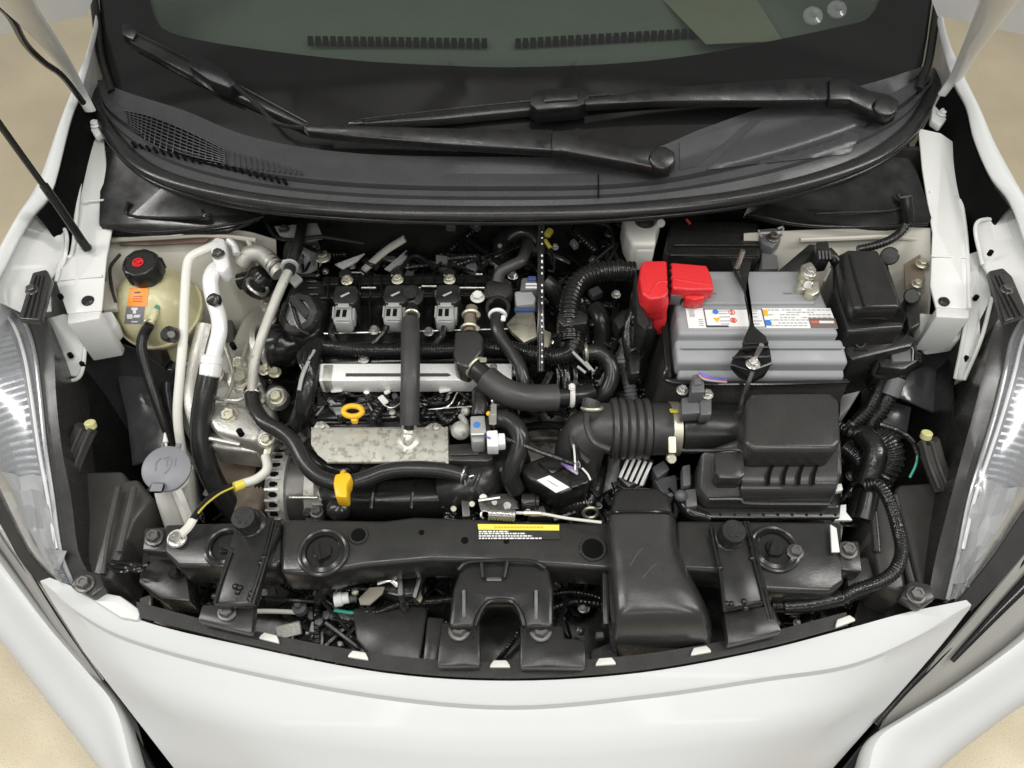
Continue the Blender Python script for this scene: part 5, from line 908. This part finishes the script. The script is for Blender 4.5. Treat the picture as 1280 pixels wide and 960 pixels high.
# brake fluid reservoir
br = thing('brake_fluid_reservoir', 'white plastic brake fluid reservoir with black cap under the cowl edge', 'reservoir')
mk('bottle', M['ivory'], br, pp([(778, 268), (828, 268), (826, 280), (821, 288), (820, 305), (790, 305), (782, 290)], .895, .05, .006, 3), pp([(784, 290), (822, 290), (818, 312), (794, 312)], .885, .05, .006, 3)); mk('cap', M['plastic'], br, lathe(at(806, 279, .89), (0, 0, 1), [(R(15), 0), (R(15), .018), (R(13), .022), (.001, .022)], 24)); mk('ear', M['ivory'], br, cyl(at(826, 279, .885), at(826, 279, .898), R(6)))
# flat electronics box behind the battery
eb = thing('relay_box', 'long low black box between the battery and the cowl', 'box')
mk('case', M['plastic'], eb, pp([(838, 274), (948, 276), (954, 306), (950, 322), (838, 320), (830, 312)], .875, .08, .006, 3)); mk('edge_highlight', M['gloss'], eb, tp([(842, 306.5, .878), (950, 307, .878)], 1.6, n=6), tp([(838, 319, .876), (948, 320, .876)], 1.6, n=6)); mk('bracket', M['conn_dark'], eb, pp([(948, 286), (978, 284), (976, 300), (966, 310), (952, 304)], .885, .02, .003), pp([(952, 314), (972, 318), (974, 336), (952, 336)], .87, .03, .003)); bolt(at(966, 297, .887), eb, M['dark_steel'], .007)
mk('white_tip', M['conn'], eb, tp([(948, 288, .888), (952, 296, .888)], 1.4, n=6), tp([(972, 286, .888), (979, 284, .888), (977, 294, .886)], 1.6, n=6)); mk('red_tag', M['red_wire'], eb, tp([(858, 274, .885), (863, 280, .882)], 2, n=6))
# connector and arm behind the minus terminal
nc = thing('minus_cable', 'black battery minus cable with ribbed plug beside the fuse box', 'cable')
mk('arm', M['plastic'], nc, pp([(972, 338), (1012, 304), (1024, 306), (1030, 318), (990, 344)], .90, .02, .003)); mk('ribbed_plug', M['plastic'], nc, pp([(1020, 302), (1036, 300), (1039, 322), (1022, 324)], .925, .03, .003)); mk('plug_rib', M['conn_dark'], nc, *[tp([(1024+i*4.4, 314, .928), (1025+i*4.4, 324, .926)], 1.3, n=6) for i in range(4)]); mk('lead', M['tape'], nc, tp([(1034, 314, .91), (1044, 326, .905), (1050, 345, .88)], 7, n=10)); mk('link', M['conn'], nc, tp([(1038, 336, .91), (1030, 352, .905)], 1.6, n=6))
# fuse box
fb_ = thing('fuse_box', 'tall black fuse box with sloping lid beside the battery', 'fuse box')
zf = .94
mk('lid', M['plastic'], fb_, pp([(1052, 316), (1060, 311), (1098, 311), (1108, 330), (1124, 372), (1126, 384), (1068, 386), (1056, 350)], zf, .03, .006, 3), pp([(1068, 384, .938), (1126, 383, .938), (1136, 392, .92), (1130, 404, .905), (1068, 400, .905)], .92, .05, .004)); mk('body', M['plastic'], fb_, pp([(1042, 322), (1054, 314), (1108, 318), (1132, 395), (1130, 410), (1060, 415), (1042, 360)], .905, .15, .006, 3), pp([(1056, 408), (1130, 408), (1146, 424), (1140, 432), (1066, 450), (1056, 440)], .87, .1, .005))
mk('lid_edge', M['gloss'], fb_, tp([(1078, 384, .942), (1124, 384.5, .942)], 1.3, n=6), tp([(1072, 398, .918), (1106, 398, .918)], 1.6, n=6), tp([(1062, 318, .941), (1070, 350, .941), (1080, 382, .941)], 1.4, n=6), tp([(1096, 421, .875), (1124, 422, .875)], 1.4, n=6)); mk('latch', M['gloss'], fb_, ring(at(1075, 428, .875), (0, -.6, .8), R(6), R(2), 18, 6), tp([(1068, 437, .872), (1084, 437, .872)], 1.4, n=6)); mk('side_tab', M['plastic'], fb_, cyl(at(1112, 320, .89), at(1112, 320, .915), R(12)), cyl(at(1140, 370, .885), at(1140, 370, .905), R(10)), pp([(1130, 372), (1150, 362), (1152, 405), (1136, 412)], .885, .02, .004))
pk = thing('harness_plug', 'square charcoal cap on a black wiring plug under the fuse box', 'connector')
mk('plug', M['plastic'], pk, pp([(1098, 430), (1146, 426), (1150, 450), (1130, 462), (1100, 458)], .85, .06, .004)); mk('cap', M['conn_dark'], pk, pp([(1113, 435), (1138, 434), (1140, 451), (1116, 452)], .858, .012, .002)); mk('cap_rim', M['conn'], pk, tp([(1113, 434, .859), (1139, 433.5, .859), (1141, 451, .859)], .8, n=6)); mk('wire', M['gloss'], pk, *[tp([(1100+random.uniform(-4, 4), 436+i*5, .855), (1092, 445+i*6, .84), (1100+i*4, 470, .82)], 2.5, n=6) for i in range(5)], *[tp([(1142, 440+i*4, .85), (1150, 444+i*4, .845)], 2.5, n=6) for i in range(3)])
co = thing('side_conduit', 'corrugated black conduits with grey tape dropping past the air filter box', 'harness')
mk('conduit', M['tape'], co, tp([(1124, 450, .84), (1118, 480, .81), (1106, 505, .79), (1092, 525, .77), (1080, 545, .75)], 11, corr=(.0055, .13), n=16)); mk('conduit', M['tape'], co, tp([(1106, 455, .835), (1098, 485, .805), (1086, 510, .785), (1068, 530, .765)], 9, corr=(.005, .13), n=14)); mk('grey_tape', M['conn_dark'], co, tp([(1120, 472, .818), (1111, 494, .801)], 13, n=16)); mk('coil', M['tape'], co, tp([(1096, 545, .765), (1108, 556, .765), (1112, 572, .755), (1104, 588, .74), (1090, 600, .72)], 19, corr=(.006, .12), n=18), tp([(1050, 535, .765), (1066, 542, .775), (1082, 540, .775), (1098, 548, .77)], 9, corr=(.006, .12), n=14), tp([(1054, 560, .765), (1070, 572, .765), (1078, 595, .755), (1074, 625, .745), (1066, 650, .74)], 11, corr=(.006, .12), n=14)); mk('tape_wrap', M['tape'], co, tp([(1078, 545, .78), (1092, 560, .785), (1088, 585, .775), (1078, 610, .765)], 14, n=14))
mk('thin_wire', M['tape'], co, tp([(1098, 530, .79), (1125, 540, .775), (1140, 552, .765), (1147, 568, .755)], 4, n=8)); mk('green_wire', M['green_wire'], co, tp([(1147, 564, .757), (1145, 580, .75), (1137, 597, .74)], 1.6, n=6))
gl = thing('lamp_loom', 'black corrugated loom looping round the front corner to the bumper', 'harness')
mk('loom', M['tape'], gl, tp([(1082, 606, .78), (1098, 606, .79), (1112, 628, .79), (1122, 660, .785), (1127, 690, .78), (1118, 714, .778), (1098, 728, .775), (1070, 738, .77), (1045, 750, .76), (1010, 756, .75), (965, 757, .745)], 8, corr=(.0045, .1), n=14)); mk('wrap', M['tape'], gl, tp([(1052, 747, .764), (1010, 756, .753), (980, 758, .748)], 9.5, n=12)); mk('post', M['plastic_dull'], gl, tp([(1090, 622, .76), (1094, 660, .755), (1096, 690, .75)], 5, n=10)); mk('front_pipe', M['plastic'], gl, tp([(1088, 615, .765), (1080, 650, .75)], 12, n=12))
# mass air flow sensor plug
mf = thing('airflow_sensor', 'small black airflow sensor with blue and red wires on the intake tube', 'sensor')
mk('base', M['conn_dark'], mf, pp([(852, 497), (874, 494), (876, 516), (852, 518)], .865, .02, .002), pp([(874, 494), (890, 492), (890, 518), (876, 519)], .868, .02, .003)); mk('plug', M['conn_dark'], mf, pp([(866, 468), (880, 466), (881, 490), (864, 491)], .89, .03, .002), pp([(868, 472), (877, 471), (877, 480), (868, 481)], .893, .008, .001)); bolt(at(853, 488, .868), mf, M['steel'], .006); bolt(at(884, 493, .87), mf, M['steel'], .006)
for i, mt in enumerate(('blue_wire', 'blue_wire', 'red_wire', 'ink_soft')): mk('wire', M[mt], mf, tp([(874, 466+i, .892), (880, 468+i*2, .894), (890, 473+i, .888), (908, 474+i*1.2, .876)], 1.3, n=6))
# ribbed intake tube
it = thing('intake_tube', 'ribbed black rubber intake tube with a steel band clamp', 'duct')
za = .80
def axp(px, py=536): return at(px, py, za)
x0 = axp(762); prof = []
y_ = 0; Ln = axp(812).x-axp(762).x
n = 5
for i in range(n):
    b = Ln*i/n; s = Ln/n
    prof += [(.040, b), (.044, b+s*.2), (.0445, b+s*.5), (.044, b+s*.75), (.0395, b+s*.9)]
mk('bellows', M['foam'], it, lathe(x0, (1, 0, 0), prof, 40), sharp=50); mk('cuff', M['foam'], it, lathe(axp(811), (1, 0, 0), [(.036, 0), (.038, .002), (.038, .03), (.036, .034)], 40)); mk('elbow', M['foam'], it, tube([axp(768), axp(748), at(730, 548, .79), at(722, 575, .75), at(724, 600, .7)], .038, n=32, r2=.034)); mk('elbow_rib', M['foam'], it, tube([at(735, 512, .84), at(733, 530, .845), at(742, 552, .842), at(762, 562, .838)], R(4), n=8), tube([at(712, 530, .81), at(718, 560, .81), at(735, 578, .8)], R(4), n=8)); mk('spigot', M['foam'], it, tp([(740, 520, .83), (738, 508, .845), (740, 500, .85)], 11, n=14)); mk('spigot_clamp', M['zinc'], it, ring(at(740, 510, .842), (0, .7, .7), R(12), R(2.4), 20, 6))
mk('band_clamp', M['zinc'], it, lathe(axp(836), (1, 0, 0), [(.038, 0), (.0395, .0005), (.0395, .013), (.038, .0135)], 40)); mk('clamp_screw', M['zinc'], it, box(at(840, 556, .838), (.01, .022, .006), .001, (.5, 0, 0)), cyl(at(838, 572, .82), at(840, 574, .828), R(6), 12)); mk('clamp_tail', M['yel_wire'], it, box(at(842, 513, .838), (.011, .014, .002), .0005, (-.6, 0, 0)))
# air filter box
ab = thing('air_filter_box', 'large black moulded air filter box with ribbed front', 'air box')
mk('inlet_barrel', M['plastic'], ab, lathe(axp(850), (1, 0, 0), [(.036, 0), (.037, .003), (.037, axp(930).x-axp(850).x), (.04, axp(932).x-axp(850).x)], 40))
mk('upper_box', M['plastic_dull'], ab, pp([(932, 500), (940, 490), (1040, 490), (1050, 500), (1052, 552), (1044, 562), (940, 562), (930, 552)], .872, .1, .012, 4))
mk('lid', M['plastic_dull'], ab, prism([at(876, 565, .83), at(930, 545, .835), at(1052, 545, .835), at(1054, 590, .825), at(1046, 612, .81), at(1040, 630, .79), at(884, 628, .79), at(872, 610, .8)], .07, .008, 3))
mk('lower_box', M['plastic'], ab, pp([(858, 590), (1056, 588), (1050, 645), (870, 645)], .745, .2, .006, 3)); mk('flange', M['plastic'], ab, pp([(864, 622), (880, 634), (1046, 634), (1052, 628), (1050, 648), (876, 647), (862, 636)], .775, .012, .003))
mk('front_step', M['plastic_dull'], ab, loft([pz([(930, 565, .84), (990, 565, .84), (1048, 565, .84)], 0), pz([(928, 598, .815), (990, 600, .815), (1046, 600, .815)], 0), pz([(926, 612, .812), (990, 612, .812), (1042, 612, .812)], 0), pz([(928, 630, .785), (990, 630, .785), (1040, 630, .785)], 0)], .004, 20, 16))
mk('side_flap', M['plastic_dull'], ab, pp([(893, 565), (930, 563), (932, 592), (926, 598), (900, 598), (894, 590)], .845, .03, .004))
for x in (968, 987, 1006, 1024): mk('slot', M['deep'], ab, tp([(x-1, 579, .832), (x-6, 592, .824), (x-8, 606, .817)], 1.6, n=6, r2=R(2.4))); mk('dimple', M['conn_dark'], ab, ball(at(x, 577.5, .836), (.002, .002, .002), 1))
mk('edge_bead', M['plastic_dull'], ab, tp([(886, 624, .793), (926, 624, .795), (936, 629, .793), (1036, 630, .793)], 2.4, n=8)); mk('barrel_seam', M['plastic_dull'], ab, tp([(852, 563, .82), (892, 563, .835), (922, 562, .85), (938, 572, .846)], 2, n=6))
for x in range(882, 1046, 18): mk('flange_tooth', M['gloss'], ab, box(at(x, 644, .774), (.003, .004, .006), .0008))
mk('side_clip', M['conn_dark'], ab, pp([(853, 582), (863, 580), (864, 606), (854, 608)], .79, .02, .002), pp([(856, 612), (870, 610), (872, 632), (858, 634)], .785, .02, .002)); mk('white_clip', M['ivory'], ab, pp([(1040, 606), (1052, 604), (1054, 612), (1042, 615)], .785, .01, .001)); mk('rubber_ring', M['gloss'], ab, tp([(850, 622, .77), (862, 640, .77), (886, 648, .765)], 9, n=12)); mk('pivot_stub', M['conn_dark'], ab, ball(at(851, 620, .785), (.009, .009, .009), 2))
mk('white_tab', M['inner'], ab, pp([(1046, 632), (1058, 630), (1058, 640), (1066, 650), (1044, 650)], .772, .006, .001), pp([(1038, 655), (1046, 660), (1050, 690), (1040, 690)], .80, .004, .001))
# front air snorkel
sn = thing('air_intake_duct', 'smooth black front air duct widening towards the bumper', 'duct')
def secrow(pts): return pz(pts, 0)
rows = [secrow([(758, 650, .77), (760, 645, .81), (768, 641, .826), (800, 640, .83), (832, 641, .826), (842, 645, .81), (845, 650, .77)]),
        secrow([(757, 690, .76), (760, 682, .805), (770, 676, .825), (802, 675, .829), (834, 676, .825), (846, 682, .805), (850, 690, .76)]),
        secrow([(760, 725, .755), (762, 715, .80), (773, 708, .823), (808, 706, .828), (845, 708, .823), (860, 716, .80), (866, 725, .755)]),
        secrow([(760, 765, .75), (764, 755, .795), (776, 747, .82), (820, 745, .825), (866, 747, .82), (880, 755, .795), (886, 765, .75)]),
        secrow([(762, 795, .74), (766, 785, .785), (778, 773, .812), (824, 770, .816), (872, 772, .812), (886, 782, .785), (890, 792, .74)]),
        secrow([(764, 812, .72), (768, 805, .76), (782, 797, .78), (826, 794, .785), (872, 794, .78), (886, 802, .76), (890, 808, .72)]),
        secrow([(768, 822, .68), (774, 821, .70), (786, 820, .715), (826, 818, .718), (870, 814, .715), (882, 814, .7), (888, 815, .68)])]
mk('duct_shell', M['plastic_dull'], sn, loft(rows, .004, 40, 50), sharp=60); mk('rear_throat', M['plastic'], sn, pp([(768, 614), (778, 608), (820, 608), (838, 618), (842, 645), (762, 645)], .805, .06, .01, 3)); mk('joint_line', M['gloss'], sn, tp([(759, 645, .812), (768, 640, .829), (800, 639, .833), (832, 640, .829), (843, 645, .812)], 1.8, n=8)); mk('tab', M['plastic'], sn, pp([(752, 655), (760, 655), (762, 780), (754, 780)], .78, .02, .002))
mk('scuff', M['conn_dark'], sn, tp([(787, 708, .8272), (797, 692, .829), (804, 685, .8295)], .5, n=5), tp([(803, 722, .827), (814, 710, .828), (821, 704, .8285)], .4, n=5))
# finned bracket below the ribbed tube
fn = thing('finned_bracket', 'silver finned metal bracket under the ribbed intake tube', 'bracket')
b0 = mk('plate', M['dark_steel'], fn, pp([(772, 596), (786, 570), (818, 574), (806, 606), (790, 612)], .745, .02, .002))
for i in range(5): mk('fin', M['alu_bright'], fn, tp([(775+i*6.5, 597+i*2.5, .755), (786+i*7, 572+i*1.6, .765)], 2.2, n=6))
mk('dark_plug', M['conn_dark'], fn, pp([(814, 584), (830, 574), (838, 586), (822, 598)], .75, .03, .003), pp([(816, 598), (846, 592), (850, 640), (846, 648)], .74, .03, .004))
# loom and small parts low at the front
fl_ = thing('front_loom', 'braided black loom with green wire low behind the bumper', 'harness')
mk('loom', M['tape'], fl_, tp([(575, 748, .69), (540, 752, .69), (505, 754, .69), (475, 764, .685), (460, 768, .68)], 7, corr=(.004, .12), n=12)); mk('green_wire', M['green_wire'], fl_, tp([(460, 765, .688), (440, 766, .685), (418, 763, .68)], 2.2, n=6)); mk('plug', M['label'], fl_, lathe(at(418, 750, .70), (1, .2, 0), [(R(9), 0), (R(9), .01), (R(7), .012), (R(7), .02)], 16)); mk('plug_tail', M['conn_dark'], fl_, tp([(428, 749, .70), (446, 748, .70)], 5, corr=(.006, .2), n=10)); mk('clip', M['gloss'], fl_, box(at(506, 754, .70), (.012, .02, .016), .003)); mk('rod', M['white_wire'], fl_, tp([(322, 764, .67), (340, 764, .672), (370, 765, .675)], 3, n=8)); mk('stud', M['conn_dark'], fl_, lathe(at(376, 762, .67), (0, 0, 1), [(R(9), 0), (R(9), .012), (R(5), .016), (R(4), .024), (.001, .024)], 14), *[ball(at(390+i*9, 770+random.uniform(-5, 10), .66), (.007, .008, .006), 1) for i in range(7)])
mk('thin_loom', M['tape'], fl_, tp([(330, 748, .70), (365, 750, .70), (395, 752, .69)], 3, corr=(.004, .15), n=8), tp([(692, 742, .69), (715, 740, .695), (740, 744, .69), (762, 752, .685)], 4, corr=(.005, .2), n=8), tp([(650, 788, .68), (635, 810, .66), (622, 826, .64)], 3.4, corr=(.005, .2), n=8), tp([(690, 760, .67), (720, 752, .675), (760, 756, .67)], 6, corr=(.006, .12), n=10))
hn = thing('horn', 'round black horn low behind the bumper', 'horn')
mk('bell', M['gloss'], hn, lathe(at(394, 796, .62), (0, -.2, 1), [(R(36), 0), (R(38), .006), (R(36), .014), (R(24), .02), (R(22), .016), (R(8), .022), (.001, .023)], 32)); mk('bar', M['dark_steel'], hn, tp([(366, 795, .65), (366, 812, .65)], 1.6, n=6), tp([(403, 790, .655), (402, 812, .65)], 1.8, n=6))
lk = thing('bonnet_latch', 'dark folded metal bonnet latch with a tan card beside it', 'latch')
mk('housing', M['gloss'], lk, pp([(462, 712), (500, 706), (528, 712), (530, 745), (500, 748), (470, 740)], .72, .03, .006, 3)); mk('plates', M['dark_steel'], lk, pp([(496, 708), (502, 707), (504, 744), (497, 745)], .735, .03, .002), pp([(524, 710), (530, 712), (520, 748), (515, 746)], .735, .03, .002)); mk('curl', M['steel'], lk, tp([(466, 712, .735), (482, 716, .74), (496, 712, .738)], 4, n=8, flat=(1, .4)), tp([(472, 728, .73), (488, 724, .735), (498, 732, .73)], 4, n=8, flat=(1, .4)), tp([(545, 719, .73), (572, 718, .73)], 3, n=8)); mk('tan_card', M['dashwarm'], lk, pp([(448, 748), (462, 734), (481, 733), (478, 742), (462, 756), (450, 756)], .735, .004, .001)); mk('stud', M['zinc'], lk, cyl(at(444, 718, .72), at(444, 718, .73), R(3), 8), ball(at(444, 740, .715), (.006, .006, .006), 1), ball(at(525, 748, .72), (.004, .007, .004), 1)); mk('arm', M['plastic'], lk, tp([(412, 722, .75), (404, 738, .74), (396, 752, .72)], 6, n=8, flat=(1, .5)), pp([(405, 718), (424, 718), (420, 728), (404, 728)], .755, .02, .002))
# right corner: scuttle drain tube
dt = thing('drain_tube', 'black ribbed drain tube hanging from the cowl corner by the white rail', 'tube')
mk('elbow', M['gloss'], dt, tp([(1132, 246, .945), (1134, 262, .93), (1136, 276, .915)], 8, n=14)); mk('tube', M['tape'], dt, tp([(1136, 274, .915), (1128, 288, .905), (1114, 299, .9), (1094, 307, .895), (1072, 312, .89)], 6, corr=(.005, .12), n=12))
for P, l in (([(712, 272, .84), (730, 290, .83), (755, 318, .81)], 'thin brown rod slanting across the dark firewall'), ([(724, 275, .86), (760, 282, .86), (766, 300, .85), (768, 315, .84)], 'thin dark pipe bending beside the brake fluid reservoir'), ([(330, 275, .87), (345, 296, .86), (370, 300, .87), (400, 296, .87), (430, 300, .86), (455, 304, .85)], 'black pipe curving across the firewall above the grey disc')):
    cable('firewall_pipe', M['rubber'], P, 3 if 'brown' not in l else 2, l, 'pipe', n=8)
# small wiring, plugs and brackets filling the gaps
random.seed(11)
bag = {k: [] for k in ('tape', 'rubber', 'conn_dark', 'dark_steel', 'steel', 'alu_dull', 'conn', 'white_wire')}
for (x0, y0, x1, y1, za_, zb_, n_c) in ((300, 300, 400, 345, .79, .83, 16), (400, 318, 690, 346, .75, .785, 40), (640, 345, 770, 520, .73, .81, 90), (735, 400, 850, 560, .68, .75, 60), (395, 478, 645, 528, .775, .797, 60), (560, 598, 765, 656, .67, .74, 70), (340, 720, 560, 830, .63, .67, 60), (690, 722, 765, 800, .63, .67, 20), (960, 742, 1062, 785, .64, .69, 24), (1050, 520, 1112, 660, .66, .72, 36), (560, 275, 800, 338, .80, .85, 40), (180, 560, 310, 650, .57, .62, 24), (330, 440, 395, 640, .62, .74, 40), (170, 715, 350, 765, .64, .68, 24), (765, 600, 860, 650, .7, .76, 20)):
    for _ in range(n_c):
        x, y, z = random.uniform(x0, x1), random.uniform(y0, y1), random.uniform(za_, zb_); k = random.random()
        def near(d): return (min(max(x+random.uniform(-d, d), x0), x1), min(max(y+random.uniform(-d, d), y0), y1), z+random.uniform(-.012, .012))
        if k < .42: bag[random.choice(('tape', 'tape', 'rubber'))].append(tp([near(45) for _ in range(3)], random.uniform(1.4, 3.6), n=6, step=.008))
        elif k < .54: bag['tape'].append(tp([near(34) for _ in range(3)], random.uniform(5, 8), n=9, corr=(.006, .14)))
        elif k < .72: bag[random.choice(('conn_dark', 'conn_dark', 'tape', 'conn'))].append(box(at(x, y, z), (random.uniform(.008, .022), random.uniform(.008, .02), random.uniform(.01, .02)), .0015, (0, 0, random.uniform(0, 3)), 1))
        elif k < .84: bag[random.choice(('dark_steel', 'alu_dull'))].append(box(at(x, y, z-.006), (random.uniform(.015, .04), random.uniform(.01, .02), .006), .0015, (random.uniform(-.5, .5), random.uniform(-.5, .5), random.uniform(0, 3)), 1))
        else:
            p_ = at(x, y, z); rr_ = random.uniform(.0035, .006); bag[random.choice(('steel', 'dark_steel', 'alu_dull'))].append(lathe(p_, (random.uniform(-.3, .3), random.uniform(-.5, .1), 1), [(rr_*1.4, 0), (rr_*1.4, .002), (rr_, .0025), (rr_, .007), (rr_*.7, .008)], 8))
for k, nm in (('tape', 'small_wiring'), ('rubber', 'small_hose'), ('conn_dark', 'small_plug'), ('dark_steel', 'small_bracket'), ('steel', 'small_fastener'), ('alu_dull', 'small_casting'), ('conn', 'pale_plug')):
    if bag[k]: mk(nm, M[k], eng, bag[k], kind='stuff')
# pressed seams and patches on the inner aprons
for P, mt in (([(140, 300, .886), (200, 297, .889), (262, 294, .889), (320, 300, .878)], 'beige'), ([(310, 300, .88), (322, 330, .85), (330, 360, .82)], 'beige'), ([(1000, 300, .884), (1060, 298, .884), (1110, 296, .886), (1150, 300, .89)], 'beige')):
    mk('apron_seam', M[mt], car, tp(P, 3.5, n=8))
mk('apron_tape', M['rust'], car, pp([(150, 300, .884), (225, 297, .886), (262, 298, .885), (258, 303, .883), (190, 306, .881), (150, 306, .881)], .88, .002, 0)); mk('apron_patch', M['manifold'], car, pp([(1130, 330, .873), (1150, 318, .884), (1156, 350, .876), (1140, 372, .86), (1132, 360, .862)], .88, .002, 0))
mk('apron_bracket', M['beige'], car, pp([(126, 350, .872), (142, 352, .868), (146, 385, .85), (128, 388, .852)], .86, .01, .002))
bolt(at(1152, 330, .887), car, M['zinc'], .007); bolt(at(1146, 355, .876), car, M['zinc'], .006)
finish()
